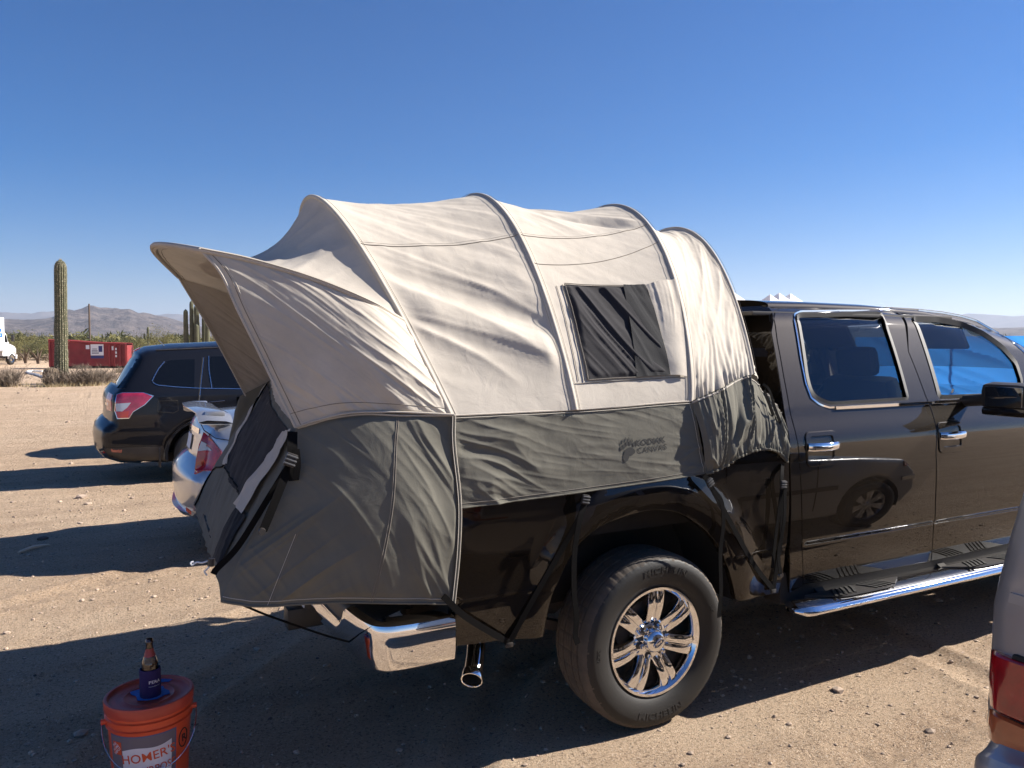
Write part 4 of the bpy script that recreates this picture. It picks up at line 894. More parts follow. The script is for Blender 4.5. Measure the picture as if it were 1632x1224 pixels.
# underbody
g = G()
for y in (-.45, .45): g.box((1.8, y, .60), (5.6, .09, .16), .01)
g.mk('frame_rail', M['dark'], TR)
g = G(); g.tube([(.02, -.8, .40), (.02, .8, .40)], .045, 12); g.tube([(.02-.17, 0, .40), (.02-.12, 0, .40), (.02, 0, .4), (.02+.14, 0, .4)], [.06, .15, .17, .09], 14); g.mk('rear_axle', M['iron'], TR)
for s_ in (-1, 1):
    g = G(); g.ribbon(curve([(-.68, s_*.55, .60), (-.3, s_*.55, .40), (.02, s_*.55, .34), (.4, s_*.55, .40), (.72, s_*.55, .56)], 20), .06, .045, (0, 1, 0)); g.mk('leaf_spring', M['iron'], TR)
    g = G(); g.tube([(.15, s_*.60, .42), (.30, s_*.52, .85)], [.03, .035], 10); g.mk('shock_absorber', M['iron'], TR)
for cx in (-.03, 3.70):
    for s_ in (-1, 1):
        g = G(); A = np.linspace(-.02, math.pi+.02, 26); g.grid([[(cx+.535*math.cos(a), s_*y, .52+.52*math.sin(a)) for y in (.95, .60)] for a in A]); g.grid([[(cx+r_*math.cos(a), s_*.60, .52+r_*math.sin(a)) for r_ in (.535, .3, .02)] for a in A]); g.mk('wheel_well', M['dark'], TR)
g = G(); g.box((4.62, 0, .42), (.10, 1.7, .30), .03); g.box((4.2, 0, .5), (.9, 1.2, .12), .02); g.box((1.9, 0, .62), (2.2, 1.6, .14), .03); g.box((1.3, .45, .47), (1.1, .4, .26), .05); g.box((1.2, -.72, .56), (.9, .28, .10), .02); g.mk('floor_pan_and_sun_block', M['dark'], TR)  # floor pan, plus low boxes added to keep sunlight from under the truck
g = G(); g.box((2.1, -.885, .51), (2.55, .12, .17), .02); g.mk('rocker', M['dark'], TR); g = G(); g.box((2.1, .885, .51), (2.55, .12, .17), .02); g.mk('rocker', M['dark'], TR)
# exhaust
g = G(); e0 = at(752, 1083, Y=-.90); ed = at(741, 1030, Y=-.74); P = curve([(.55, -.40, .52), (-.2, -.52, .56), e0+np.array([.20, .30, .17]), e0+np.array([.085, .13, .105]), e0+np.array([.045, .065, .045]), e0], 30); g.tube(P, .041, 20, cap=False); ex = g.mk('exhaust_pipe', M['chrome_d'], TR)
d = P[-1]-P[-2]; d /= np.linalg.norm(d); U_ = np.cross(d, [0, 0, 1.]); U_ /= np.linalg.norm(U_); B_ = np.cross(d, U_)
def rings(rows): return [[P[-1]+d*o_+r_*(math.cos(a)*U_+math.sin(a)*B_) for a in np.linspace(0, 2*math.pi, 41)] for o_, r_ in rows]
g = G(); g.grid(rings([(-.035, .0415), (-.034, .0445), (-.030, .0455), (.002, .0457), (.0045, .0445), (.0045, .0405), (.002, .0392), (-.006, .0388)])); g.mk('exhaust_tip', M['chrome'], ex)
g = G(); g.grid(rings([(-.006, .0388), (-.12, .036), (-.121, .001)])); g.mk('pipe_bore', M['dark'], ex)
# rear bumper
def bumper_path(n=60):
    P = [(-.975, -.985), (-1.16, -.985), (-1.255, -.965), (-1.30, -.90), (-1.325, -.72), (-1.34, -.40), (-1.345, 0)]
    Q = catmull(P, n); return np.vstack([Q, (Q*np.array([1, -1]))[::-1][1:]])
bp = bumper_path(); bt = np.gradient(bp, axis=0); bt /= np.linalg.norm(bt, axis=1)[:, None]; bn = np.c_[-(-bt[:, 1]), -bt[:, 0]]; bn = np.c_[bt[:, 1], -bt[:, 0]]
if bn[0, 1] > 0: bn = -bn
sec = [(-.10, .685), (-.02, .69), (.004, .683), (.010, .665), (.012, .63), (.010, .56), (.0, .515), (-.02, .497), (-.08, .49)]
Mb = [];
for i, (p, nn_) in enumerate(zip(bp, bn)):
    y = abs(p[1]); dropz = .04*sstep(.25, .05, y)*0; row = []
    for o_, z_ in sec:
        zt = z_ - (.075*(1-sstep(.62, .70, y)) if z_ > .6 else 0)
        row.append((p[0]+nn_[0]*o_, p[1]+nn_[1]*o_, zt+.012*sstep(.9, .5, y)*0))
    Mb.append(row)
bump_o = grid_mesh('rear_bumper', Mb, M['chrome'], TR, ang=50)
g = G(); rowsT = []
for p, nn_ in zip(bp[22:-22], bn[22:-22]): 
    rowsT.append([(p[0]+nn_[0]*o_, p[1]+nn_[1]*o_, z_) for o_, z_ in ((-.22, .69), (-.16, .70), (-.05, .695), (-.02, .685), (-.006, .66), (-.004, .615), (-.03, .60))])
g.grid(rowsT); g.mk('step_pad', M['blkplastic'], bump_o, ang=50)
g = G(); g.box((-1.355, 0, .60), (.03, .34, .17), .008); g.mk('licence_plate_recess', M['blkplastic'], bump_o); g = G(); g.box((-1.375, 0, .60), (.006, .305, .152), .004); g.mk('licence_plate', M['sign'], bump_o)
g = G(); g.box((-1.33, 0, .44), (.20, .10, .10), .01); g.box((-1.2, 0, .46), (.08, 1.2, .09), .01); g.mk('hitch_receiver', M['blkplastic'], TR)
for y in (-.915, .915):
    g = G(); g.box((-.975, y, 1.12), (.035, .10, .50), .012); g.mk('tail_light', mat('red_lens', (.35, .01, .01), .1, coat=1), TR)
g = G(); g.box((-.96, 0, .62), (.04, 1.85, .20), .01); g.mk('rear_sill', M['dark'], TR)
# running board
for s_ in (-1, 1):
    xs_ = np.linspace(.80, 3.3, 60); rows = []
    for i, x in enumerate(xs_):
        t_ = min(1, (x-.80)/.09); q = math.sqrt(max(0, 1-(1-t_)**2))*.75+.25; r = []
        for a in np.linspace(0, 2*math.pi, 25): r.append((x, s_*(1.035+.092*q*math.cos(a)), .437+.036*q*math.sin(a)*(1 if abs(math.cos(a)) > .3 else .98)))
        rows.append(r)
    rb = grid_mesh('running_board', rows, M['chrome'], TR, flip=s_ > 0, ang=60)
    g = G(); r0 = [(.80, s_*(1.045+.0205*math.cos(a)), .437+.010*math.sin(a)) for a in np.linspace(0, 2*math.pi, 25)[:-1]]; g.add(r0, [tuple(range(24))]); g.mk('end_cap', M['blkplastic'], rb)
    for (x0, x1) in ((.93, 1.66), (2.03, 2.80)):
        P = rpoly([(x0, -.058), (x0+.16, .046), (x1-.16, .050), (x1, -.052)], [.03, .12, .12, .03], 6); g = G()
        g.prism([tuple(p) for p in P], lambda a, b: (a, s_*(1.045+b), .4735-.25*b*b*4), lambda a, b: (a, s_*(1.045+b*.94), .482-.25*b*b*4)); pad = g.mk('step_tread', M['blkplastic'], rb, ang=50)
        for xr in list(np.linspace(x0+.17, x0+.31, 5))+list(np.linspace(x1-.31, x1-.17, 5)):
            g = G(); sk = .03 if xr > (x0+x1)/2 else -.03; g.ribbon([(xr-sk, s_*1.0, .482), (xr, s_*1.045, .4845), (xr+sk, s_*1.083, .4815)], .014, .006, (1, 0, 0)); g.mk('grip_rib', M['rubber'], rb)
    for x in (1.1, 2.1, 3.1): g = G(); g.ribbon([(x, s_*.86, .56), (x, s_*.95, .47), (x, s_*1.04, .42)], .06, .012, (1, 0, 0)); g.mk('bracket', M['dark'], rb)
# star-shaped cap on bed lower corner
p = sp_(1244, 916); g = G(); g.tube([(p[0], float(ty(*p))+.0, p[1]), (p[0], float(ty(*p))-.008, p[1])], [.017, .013], 8); g.mk('body_plug', M['chrome_d'], body)

# ---- big road wheel with tread, lettering and seven split spokes
WR, RIM = .402, .248
def truck_wheel(c, side):
    e = bpy.data.objects.new('wheel', None); COL.objects.link(e); e.parent = TR; c = np.array(c, float); e.location = c-wloc(TR); s = side
    w = .262; h = w/2
    half = [(RIM-.004, -h+.030), (RIM+.006, -h+.018), (RIM+.016, -h+.010), (.285, -h+.000), (.315, -h-.007), (.345, -h-.009), (.362, -h-.006), (.366, -h-.0035), (.372, -h-.002), (.380, -h+.004), (.388, -h+.012), (.395, -h+.024), (.3985, -h+.036), (.4, -h+.046), (.391, -h+.0475), (.391, -h+.0555), (.401, -h+.057), (.402, -h+.074), (.398, -h+.075), (.398, -h+.077), (.402, -h+.078), (.402, -h+.092), (.392, -h+.0935), (.392, -h+.1025), (.4022, -h+.104), (.4022, -h+.122), (.399, -h+.1225), (.399, -h+.124), (.4022, -h+.1245)]
    prof = half+[(r_, -y_) for r_, y_ in half[::-1]]; prof = [(r_, -s*-1*y_*(-1)*-1) for r_, y_ in prof]
    n = 288
    def rf(r, A, y):
        k = (np.arange(r.shape[0]) % 5 == 0)[:, None]; k2 = (np.arange(r.shape[0]) % 8 < 1)[:, None]; ay = np.abs(y)
        cut = (r > .377) & (ay > h-.05) & k; r = np.where(cut, r-.0028, r)
        return np.where((r > .398) & (ay <= h-.05) & k2, r-.004, r)
    g = G(); g.lathe(prof, c, n, 'Y', rf=rf); V = np.vstack(g.V); rad = np.hypot(V[:, 0]-c[0], V[:, 2]-c[2]); F = np.array(g.F)
    mi = (rad[F].mean(1) > .376).astype(int); ty_o = mk('tyre', V, g.F, None, e, mats=[M['rubber'], M['tread']], midx=mi, ang=35)
    if s < 0:
        for txt, a0, rr_, sz, up in (('MICHELIN', R(84), .333, .046, 1), ('MICHELIN', R(-88), .333, .046, -1), ('LTX', R(180), .325, .022, 1), ('M/S', R(20), .325, .022, 1)):
            V2, F2 = text2d(txt, sz*.88, .0008, 2, 1.05); V2 = V2*np.array([1.35, 1]); rr2 = rr_+V2[:, 1]*up; A = a0-V2[:, 0]/rr_*up
            # seen from -Y with +X to the right
            def lay(off): 
                yb = -h-np.interp(rr2, [.285, .315, .345, .362], [0, .007, .009, .006])-off; return np.c_[c[0]+rr2*np.cos(A), c[1]+yb, c[2]+rr2*np.sin(A)]
            top = lay(.0018); bot = lay(-.001); m_ = len(top); ed = {}
            for f in F2:
                for i in range(3):
                    k = (f[i], f[(i+1) % 3]); ed[k] = 1
            FF = [tuple(f) for f in F2]+[(b_, a_, a_+m_, b_+m_) for (a_, b_) in ed if (b_, a_) not in ed]
            mk('tyre_lettering', np.vstack([top, bot]), FF, M['rubber'], e, smooth=False)
    # rim
    y0 = s*(h-.020)
    g = G(); g.lathe([(RIM-.003, y0-.01*s), (RIM+.004, y0+.004*s), (RIM+.001, y0+.010*s), (RIM-.010, y0+.009*s), (RIM-.018, y0-.002*s), (RIM-.024, y0-.012*s), (RIM-.026, y0-.05*s), (RIM-.034, -y0)], c, 96, 'Y'); rim = g.mk('rim', M['chrome'], e, ang=45)
    ns = 7
    for k in range(ns):
        a = R(88)+2*math.pi*k/ns; er = np.array([math.cos(a), 0, math.sin(a)]); et = np.array([-math.sin(a), 0, math.cos(a)]); g = G(); rows = []
        for q in np.linspace(0, 1, 11):
            r_ = .070+(RIM-.018-.070)*q; wd = .040+.012*q; dep = .046*math.sin(math.pi*min(1, q*1.0)*.5+.0)**1.0
            yl = y0+s*(-.030+.034*math.sin(q*math.pi*.62)-.010*q)                       # spoke face bows outward
            gr = .016*sstep(.05, .45, q); row = []
            for u, dd in ((-1.10, -.045), (-1.02, -.012), (-.94, 0), (-.55, .005), (-.20, .002), (-.13, -gr*.5), (0, -gr*.6), (.13, -gr*.5), (.20, .002), (.55, .005), (.94, 0), (1.02, -.012), (1.10, -.045)):
                row.append(c+er*r_+et*wd*u*.92+np.array([0, yl+s*dd, 0]))
            rows.append(row)
        g.grid(rows); g.mk('spoke', M['chrome'], e, ang=32)
    g = G(); yc = y0-.022*s
    g.lathe([(.098, yc-.05*s), (.100, yc-.012*s), (.092, yc-.003*s), (.062, yc+.001*s), (.055, yc+.004*s), (.052, yc+.022*s), (.046, yc+.034*s), (.034, yc+.042*s), (.001, yc+.046*s)], c, 48, 'Y'); hub = g.mk('hub_cap', M['chrome'], e, ang=50)
    g = G(); P = [(.030*math.cos(a), .0125*math.sin(a)) for a in np.linspace(0, 2*math.pi, 33)[:-1]]; ca, sa = math.cos(.5), math.sin(.5)
    P = [(x*ca-z*sa, x*sa+z*ca) for x, z in P]; g.prism(P, lambda a_, b_: (c[0]+a_, c[1]+yc+.042*s, c[2]+b_), lambda a_, b_: (c[0]+a_, c[1]+yc+.0485*s, c[2]+b_)); bd = g.mk('emblem', mat('dark_emblem', (.02, .03, .06), .3, coat=1), e, ang=30)
    g = G(); g.tube([np.array([c[0]+x*1.0, c[1]+yc+.0485*s, c[2]+z]) for x, z in P], .0016, 5, closed=True)
    if s < 0:
        V2, F2 = text2d('Ford', .017, .0006, 2); V2 = V2@np.array([[ca, sa], [-sa, ca]]); g.add(np.c_[c[0]+V2[:, 0], np.full(len(V2), c[1]+yc-.0492), c[2]+V2[:, 1]], F2)
    g.mk('emblem_print', M['chrome'], e, smooth=False)
    for k in range(6):
        a = R(70)+2*math.pi*k/6; q = c+np.array([.072*math.cos(a), yc, .072*math.sin(a)]); g = G(); g.lathe([(.0175, -.004*s), (.0165, .004*s), (.010, .004*s)], q, 16, 'Y'); g.mk('lug_seat', M['blkplastic'], e)
        g = G(); g.lathe([(.0115, .0*s), (.0115, .020*s), (.008, .026*s), (.001, .027*s)], q, 6, 'Y'); g.mk('lug_nut', M['chrome_d'], e, ang=20)
    g = G(); g.lathe([(.165, s*.02), (.165, s*.035), (.06, s*.035), (.06, s*.06), (.001, s*.06)], c, 40, 'Y'); g.lathe([(.224, 0), (.001, 0)], c, 30, 'Y'); g.mk('brake_disc', M['iron'], e); g = G(); g.lathe([(.225, y0-.03*s), (.222, s*.012)], c, 60, 'Y'); g.mk('rim_barrel', M['chrome'], e)
    return e
truck_wheel((.02, -.862, .400), -1); truck_wheel((.02, .862, .400), 1)
for s_ in (-1, 1): car_wheel(TR, (3.70, s_*.862, .400), .40, .26, s_, .248, 7, M['chrome_d'])
# ================================================================== TRUCK BED TENT
TT = thing('truck_tent', 'tan and grey canvas tent pitched over the pickup bed', 'tent', (-.1, 0, 1.0))
ZB = 1.475
HOOPS = [  # apex x, base x, apex z, base z, half width, exponent
    dict(xa=-1.30, xb=-.985, za=2.44, zb=1.47, w=.985, r=.95),
    dict(xa=-.455, xb=-.435, za=2.522, zb=1.475, w=1.01, r=.90),
    dict(xa=.395, xb=.185, za=2.535, zb=1.49, w=1.0, r=.78),
    dict(xa=.86, xb=.69, za=2.44, zb=1.60, w=.875, r=.95)]
def hoop(i, v):
    """v 0..1 from the near base over the top to the far base"""
    h = HOOPS[i]; tb = np.linspace(-1, 1, 401); yy = np.sin(tb*math.pi/2); zz = np.clip(1-yy**2, 0, 1)**h['r']; P = np.c_[yy*h['w'], zz*(h['za']-h['zb'])]
    d = np.r_[0, np.cumsum(np.linalg.norm(np.diff(P, axis=0), axis=1))]; d /= d[-1]
    y = np.interp(v, d, P[:, 0]); z = np.interp(v, d, P[:, 1]); x = h['xb']+(h['xa']-h['xb'])*z/(h['za']-h['zb'])
    return np.stack([x, y, z+h['zb']], -1)
def normals_grid(P):
    du = np.gradient(P, axis=0); dv = np.gradient(P, axis=1); n = np.cross(du, dv); n /= np.linalg.norm(n, axis=-1, keepdims=True)+1e-12; return n
def arc_uv(P):
    """metric coordinates on a grid of points"""
    a = np.concatenate([np.zeros((1, P.shape[1])), np.cumsum(np.linalg.norm(np.diff(P, axis=0), axis=-1), 0)], 0)
    b = np.concatenate([np.zeros((P.shape[0], 1)), np.cumsum(np.linalg.norm(np.diff(P, axis=1), axis=-1), 1)], 1)
    return a, b
def cloth(name, P, wr, mt, parent, out=None, ang=180, flip=False):
    """P grid (u,v,3); wr(a,b,u,v)->offset along the outward normal"""
    n = normals_grid(P)
    if out is not None:
        s = np.sign((n*(P-np.array(out))).sum(-1).mean()); n = n*(s if s else 1)
    a, b = arc_uv(P); U, V = np.meshgrid(np.linspace(0, 1, P.shape[0]), np.linspace(0, 1, P.shape[1]), indexing='ij')
    Q = P+n*wr(a, b, U, V)[..., None]; o = grid_mesh(name, Q, mt, parent, ang=ang, flip=flip); return o, Q, n
def seam(name, P, r, mt, parent, n=6, res=None): g = G(); g.tube(P, r, n); return g.mk(name, mt, parent)
def hoop_panel(i, j, nu, nv, sag, wrf, nm):
    u = np.linspace(0, 1, nu)[:, None, None]; v = np.linspace(0, 1, nv); A = hoop(i, v)[None]; B = hoop(j, v)[None]; P = A*(1-u)+B*u
    P = np.broadcast_to(P, (nu, nv, 3)).copy(); s = (4*u*(1-u))[..., 0]**.9; prof = (.55*np.sin(math.pi*v)**.8+.45*np.sin(math.pi*v)**6)[None, :]
    cen = P.copy(); cen[..., 1] *= .15; cen[..., 2] = 1.55; d = cen-P; d /= np.linalg.norm(d, axis=-1, keepdims=True)
    P = P+d*(s*prof*sag)[..., None]
    ev = lambda U: sstep(0, .13, U)*sstep(0, .13, 1-U)
    def wr(a, b, U, V):
        e = ev(U); ridge = .006*np.exp(-(a/.018)**2)+.006*np.exp(-((a.max(0)[None]-a)/.018)**2)
        far = V > .62
        return wrf(a, b, U, V)*e+ridge
    return cloth(nm, P, wr, M['tan'], TT, out=(-.3, 0, 1.5))
# panel between first and second hoop: long diagonal pulls from the shoulder down to the far foot
def w12(a, b, U, V):
    t = sstep(.02, .12, V)*sstep(.02, .2, 1-V)
    r = .014*folds(a, b, R(-38), 1.1, .20, 3)*(.35+.65*sstep(.5, .15, V))+.0045*folds(a, b, R(-30), .45, .08, 9)+.006*(fbm(a*9, b*9, 4, 3)-.5)
    r = r+.030*np.exp(-(((b-.42)+.55*(a-.25))/.10)**2)*sstep(.62, .3, V)*sstep(0, .25, U)-.022*np.exp(-(((b-.60)+.5*(a-.25))/.09)**2)*sstep(.6, .3, V)
    return r*t
o12, Q12, n12 = hoop_panel(0, 1, 90, 300, .046, w12, 'roof_panel')
def w23(a, b, U, V):
    t = sstep(.01, .1, V)*sstep(.02, .2, 1-V)
    win = sstep(.04, .07, V)*sstep(.36, .31, V)*sstep(.02, .06, U)*sstep(.98, .92, U)
    r = .012*folds(a, b, R(-28), .8, .15, 13)+.0035*folds(a, b, R(-40), .4, .07, 19)+.005*(fbm(a*9, b*9, 14, 3)-.5)-.030*np.exp(-(((b-1.22)+.45*(a-.4))/.05)**2)*sstep(.15, .4, U)*sstep(.95, .7, U)
    return r*t*(1-.75*win)
o23, Q23, n23 = hoop_panel(1, 2, 90, 300, .062, w23, 'roof_panel')
def w34(a, b, U, V):
    g_ = np.exp(-V/.045)+np.exp(-(1-V)/.045)
    r = .007*folds(a, b, R(60), .7, .14, 23)+.004*folds(a, b, R(75), .4, .05, 29)+g_*(.008*np.sin(a*150+9*vn(b*8, a*7, 3))+.008*folds(a, b, R(90), .6, .035, 5))+.005*folds(a+.03*np.sin(b*9), b, R(84), .5, .13, 31)*sstep(.34, .05, V)
    return r
o34, Q34, n34 = hoop_panel(2, 3, 80, 300, .075, w34, 'roof_panel')
# front face falling from the last hoop to the cab back
v = np.linspace(0, 1, 220); A = hoop(3, v); B = A.copy(); B[:, 0] = .75+.0*v; B[:, 1] *= .86; B[:, 2] = 1.52+(B[:, 2]-1.60)*.72; u = np.linspace(0, 1, 30)[:, None, None]
P = A[None]*(1-u)+B[None]*u; P[..., 0] += (.05*np.sin(math.pi*u[..., 0]))
cloth('front_panel', P, lambda a, b, U, V: .012*folds(a, b, R(10), .5, .08, 41)*sstep(0, .2, U)+.006*np.sin(b*120)*U, M['tan'], TT, out=(0, 0, 1.5))
# pole sleeves over the hoops and their double stitching
for i in range(4):
    H = hoop(i, np.linspace(0, 1, 140)); c = H.copy(); c[:, 1] *= .15; c[:, 2] = 1.55; d = H-c; d /= np.linalg.norm(d, axis=1)[:, None]
    seam('pole_sleeve', H+d*.0, .0095, M['tan'], TT, 10)
    for sx in ((-.020, .020) if i else (.020,)): seam('stitching', H+d*.0045+np.array([sx, 0, 0]), .0010, M['thread_d'], TT, 4)
# horizontal roof seams and window frame seams lie on the panel surfaces
def on_grid(Q, n, u, v, off=.002):
    a = np.clip(np.asarray(u, float)*(Q.shape[0]-1), 0, Q.shape[0]-1.001); b = np.clip(np.asarray(v, float)*(Q.shape[1]-1), 0, Q.shape[1]-1.001)
    i, j = a.astype(int), b.astype(int); f, g_ = (a-i)[..., None], (b-j)[..., None]
    L = lambda X: (X[i, j]*(1-f)+X[i+1, j]*f)*(1-g_)+(X[i, j+1]*(1-f)+X[i+1, j+1]*f)*g_
    return L(Q)+L(n)*off
VS = .305
for (Q, n, v0, v1) in ((Q12, n12, .288, .300), (Q23, n23, .300, .345)):
    for side in (0, 1):
        uu = np.linspace(0.01, .99, 70); vv = v0+(v1-v0)*uu-.004*np.sin(uu*math.pi); vv = vv if side == 0 else 1-vv
        seam('roof_seam', on_grid(Q, n, uu, vv, .001), .0022, M['thread_d'], TT, 5); seam('roof_seam', on_grid(Q, n, uu, vv+.006, .0008), .0011, M['thread_l'], TT, 4)
uu = np.linspace(.01, .99, 60); seam('roof_seam', on_grid(Q23, n23, uu, .238+.055*uu-.012*np.sin(uu*math.pi), .001), .0018, M['thread_d'], TT, 5)
# ---- side window: black mesh with a rolled-aside curtain
def inv(Q, px, py):
    """grid parameters of the cloth point seen at this place of the photograph"""
    d = Q-CAM; z = d@_fw; X = 816+FPX*(d@_rt)/z; Y = 612-FPX*(d@_up)/z; e = (X-px)**2+(Y-py)**2; e[:, Q.shape[1]//2:] = 1e9
    k = int(np.argmin(e)); return np.array([k//Q.shape[1]/(Q.shape[0]-1), (k % Q.shape[1])/(Q.shape[1]-1)])
wc = [inv(Q23, *p) for p in ((935, 607), (1066, 599), (1026, 456), (899, 453))]
def wgrid(c, nu, nv, off, wr=None):
    s, t = np.meshgrid(np.linspace(0, 1, nu), np.linspace(0, 1, nv), indexing='ij'); s_, t_ = s[..., None], t[..., None]
    uv = (c[0]*(1-s_)+c[1]*s_)*(1-t_)+(c[3]*(1-s_)+c[2]*s_)*t_; P = on_grid(Q23, n23, uv[..., 0], uv[..., 1], off)
    if wr: n = on_grid(n23, n23, uv[..., 0], uv[..., 1], 0); P = P+n*wr(s, t)[..., None]
    return P
wwr = lambda s, t: .014*(.3+folds(s*.45, t*.5, R(-52), .9, .055, 51, 1.6))*sstep(0, .06, s)*sstep(0, .06, 1-s)*sstep(0, .05, t)*sstep(0, .05, 1-t)
M['curtain'] = fabric('charcoal_mesh_cloth', (.030, .028, .030), transl=0, crease=.003)
wo_ = grid_mesh('window_mesh', wgrid(wc, 90, 90, .006, wwr), M['curtain'], TT, ang=180)
tri = [wc[0]+(wc[1]-wc[0])*.97, wc[1], wc[2], wc[2]+(wc[3]-wc[2])*.38]
grid_mesh('window_mesh', wgrid([wc[0]*.42+wc[1]*.58, wc[1], wc[2], wc[2]*.72+wc[3]*.28], 30, 50, .016, lambda s, t: .004*folds(s*.3, t*.4, R(-50), .6, .09, 58)), M['mesh'], TT, ang=180)
g = G(); P = np.vstack([wgrid(wc, 30, 30, .012)[:, 0], wgrid(wc, 30, 30, .012)[-1, 1:], wgrid(wc, 30, 30, .012)[::-1, -1][1:], wgrid(wc, 30, 30, .012)[0, ::-1][1:-1]]); g.tube(P, .0022, 6, closed=True); g.mk('window_piping', M['thread_d'], TT)
wr1 = inv(Q23, 1092, 601); wr2 = inv(Q23, 1084, 443)
flap = [wc[1]+np.array([.004, 0]), wr1, wr2, wc[2]+np.array([.004, 0])]
grid_mesh('window_flap', wgrid(flap, 30, 60, .012, lambda s, t: .010*np.sin(math.pi*s)+.007*folds(s*.2, t*.45, R(80), .4, .06, 61)*sstep(.3, .9, t)), M['tan'], TT, ang=180)
for dx in (-13, -4):
    q = [inv(Q23, 900+dx, 455), inv(Q23, 935+dx, 607)]; k = np.linspace(0, 1, 30)[:, None]; uv = q[0]*(1-k)+q[1]*k; seam('window_seam', on_grid(Q23, n23, uv[:, 0], uv[:, 1], .003), .0014, M['thread_d'], TT, 4)
q = [inv(Q23, 915, 613), inv(Q23, 1095, 602)]; k = np.linspace(0, 1, 30)[:, None]; uv = q[0]*(1-k)+q[1]*k; seam('window_seam', on_grid(Q23, n23, uv[:, 0], uv[:, 1], .003), .0016, M['thread_d'], TT, 4)

# ---- side skirts over the bed rails
def skirt_grid(nu=220, nv=90, sgn=-1):
    u = np.linspace(0, 1, nu)[:, None]; v = np.linspace(0, 1, nv)[None, :]
    x = np.where(u < .46, -.985+.55*u/.46, -.435+.62*(u-.46)/.54); xt = x; xb_ = -.975+(1.225)*u
    X = xt*(1-v)+xb_*v; zt = ZB-.007*np.sin(u*math.pi*2)*0+.015*sstep(.46, 1, u); zbm = 1.118+.042*u**1.4
    Z = zt*(1-v)+zbm*v; Y = -(1.0+.022*np.sin(math.pi*np.minimum(1, v*1.2)*.5)+.012*np.exp(-((X+.02)/.35)**2)*v)
    return np.stack([X*np.ones_like(Z), Y*np.ones_like(Z), Z], -1)
def wsk(a, b, U, V):
    left = sstep(.42, .12, U)
    return (.012*folds(a, b, R(18), .55, .085, 71)*(left+.18)+.0032*folds(a, b, R(12), .4, .05, 75)+.003*(fbm(a*10, b*10, 7, 3)-.5)+.006*folds(a, b, R(-22), .5, .06, 79)*sstep(.75, 1, U)*sstep(.3, .7, V))*sstep(0, .05, V)*sstep(0, .03, U)*(1-.93*np.exp(-((U-.74)/.15)**4)*np.exp(-((V-.42)/.25)**4))
SKo, SK, SKn = cloth('side_skirt', skirt_grid(), wsk, M['grey'], TT, out=(0, 0, 1.2))
Pf = skirt_grid(80, 30)*np.array([1, -1, 1]); cloth('side_skirt', Pf, lambda a, b, U, V: .008*folds(a, b, .3, .5, .09, 3), M['grey'], TT, out=(0, 0, 1.2))
def edge_line(Q, row=None, col=None): return Q[:, col] if col is not None else Q[row]
seam('seam_piping', SK[:, 0]+np.array([0, -.003, 0]), .0035, M['tan'], TT); seam('stitching', SK[:, 1]+np.array([0, -.005, -.006]), .0012, M['thread_l'], TT, 4)
seam('hem', SK[:, -1], .0032, M['grey'], TT); seam('stitching', on_grid(SK, SKn, np.linspace(0, 1, 120), np.full(120, .955), .001), .0010, M['thread_d'], TT, 4)
for du in (0, .012): seam('stitching', on_grid(SK, SKn, np.full(60, .47+du-.006), np.linspace(0, .02, 60), .001), .001, M['thread_d'], TT, 4)
# printed mark on the skirt
def lay_print(V2, x0, z0, off=.0018):
    q = np.c_[x0+V2[:, 0], z0+V2[:, 1]]; Xg, Zg = SK[..., 0].ravel(), SK[..., 2].ravel(); out = []
    for x, z in q:
        # bilinear inverse by local search
        k = int(np.argmin((Xg-x)**2+(Zg-z)**2)); i, j = k//SK.shape[1], k % SK.shape[1]; y = SK[i, j, 1]
        i0, i1 = max(0, i-1), min(SK.shape[0]-1, i+1); j0, j1 = max(0, j-1), min(SK.shape[1]-1, j+1)
        y += (x-SK[i, j, 0])*(SK[i1, j, 1]-SK[i0, j, 1])/(SK[i1, j, 0]-SK[i0, j, 0])+(z-SK[i, j, 2])*(SK[i, j1, 1]-SK[i, j0, 1])/(SK[i, j1, 2]-SK[i, j0, 2])
        out.append((x, y-off, z))
    return np.array(out)
def lay_text(txt, px, py, wid, bold, nm, sx=1, slope=0, sp=1.0):
    V2, F2 = text2d(txt, 1, bold, 3, sp); V2 = V2/np.ptp(V2[:, 0])*wid*np.array([1, 1*sx]); p = at(px, py, Y=-1.025); V2 = V2+np.c_[np.zeros(len(V2)), V2[:, 0]*slope]
    return mk(nm, lay_print(V2, p[0], p[2]), F2, M['ink'], TT, smooth=False)
pk, pc_ = at(1013, 707, Y=-1.025), at(1061, 702, Y=-1.025); wk = pc_[0]-pk[0]
lay_text('KODIAK', 1037, 703.5, wk*.98, .024, 'printed_name', .80, .05, .96); lay_text('CANVAS', 1039, 715, wk*.96, .006, 'printed_name', .86, .05, 1.02)
def blob(px, py, w, h, rot=0, n=18, tip=0):
    p = at(px, py, Y=-1.025); A = np.linspace(0, 2*math.pi, n, endpoint=False); V = np.c_[np.cos(A)*w/2, np.sin(A)*h/2]
    if tip: V[:, 0] *= (1-.75*np.clip(V[:, 1]/(h/2), 0, 1))
    c_, s_ = math.cos(rot), math.sin(rot); V = V@np.array([[c_, s_], [-s_, c_]]); mk('paw_print', lay_print(V, p[0], p[2]), [tuple(range(n))], M['ink'], TT, smooth=False)
k_ = wk/50
for x, y, w_, h_ in ((990.5, 714, 4.6, 7.5), (995, 711, 4.6, 7.5), (999.5, 707, 4.6, 7.5), (1005, 706, 4.6, 7.5), (1010.5, 708, 4.4, 7)): blob(x, y, w_*k_, h_*k_*.8)
for x, y in ((989.5, 706.5), (993.5, 703), (998, 700), (1003, 700), (1008, 702)): blob(x, y, 2.0*k_, 6.5*k_, .1, tip=1)
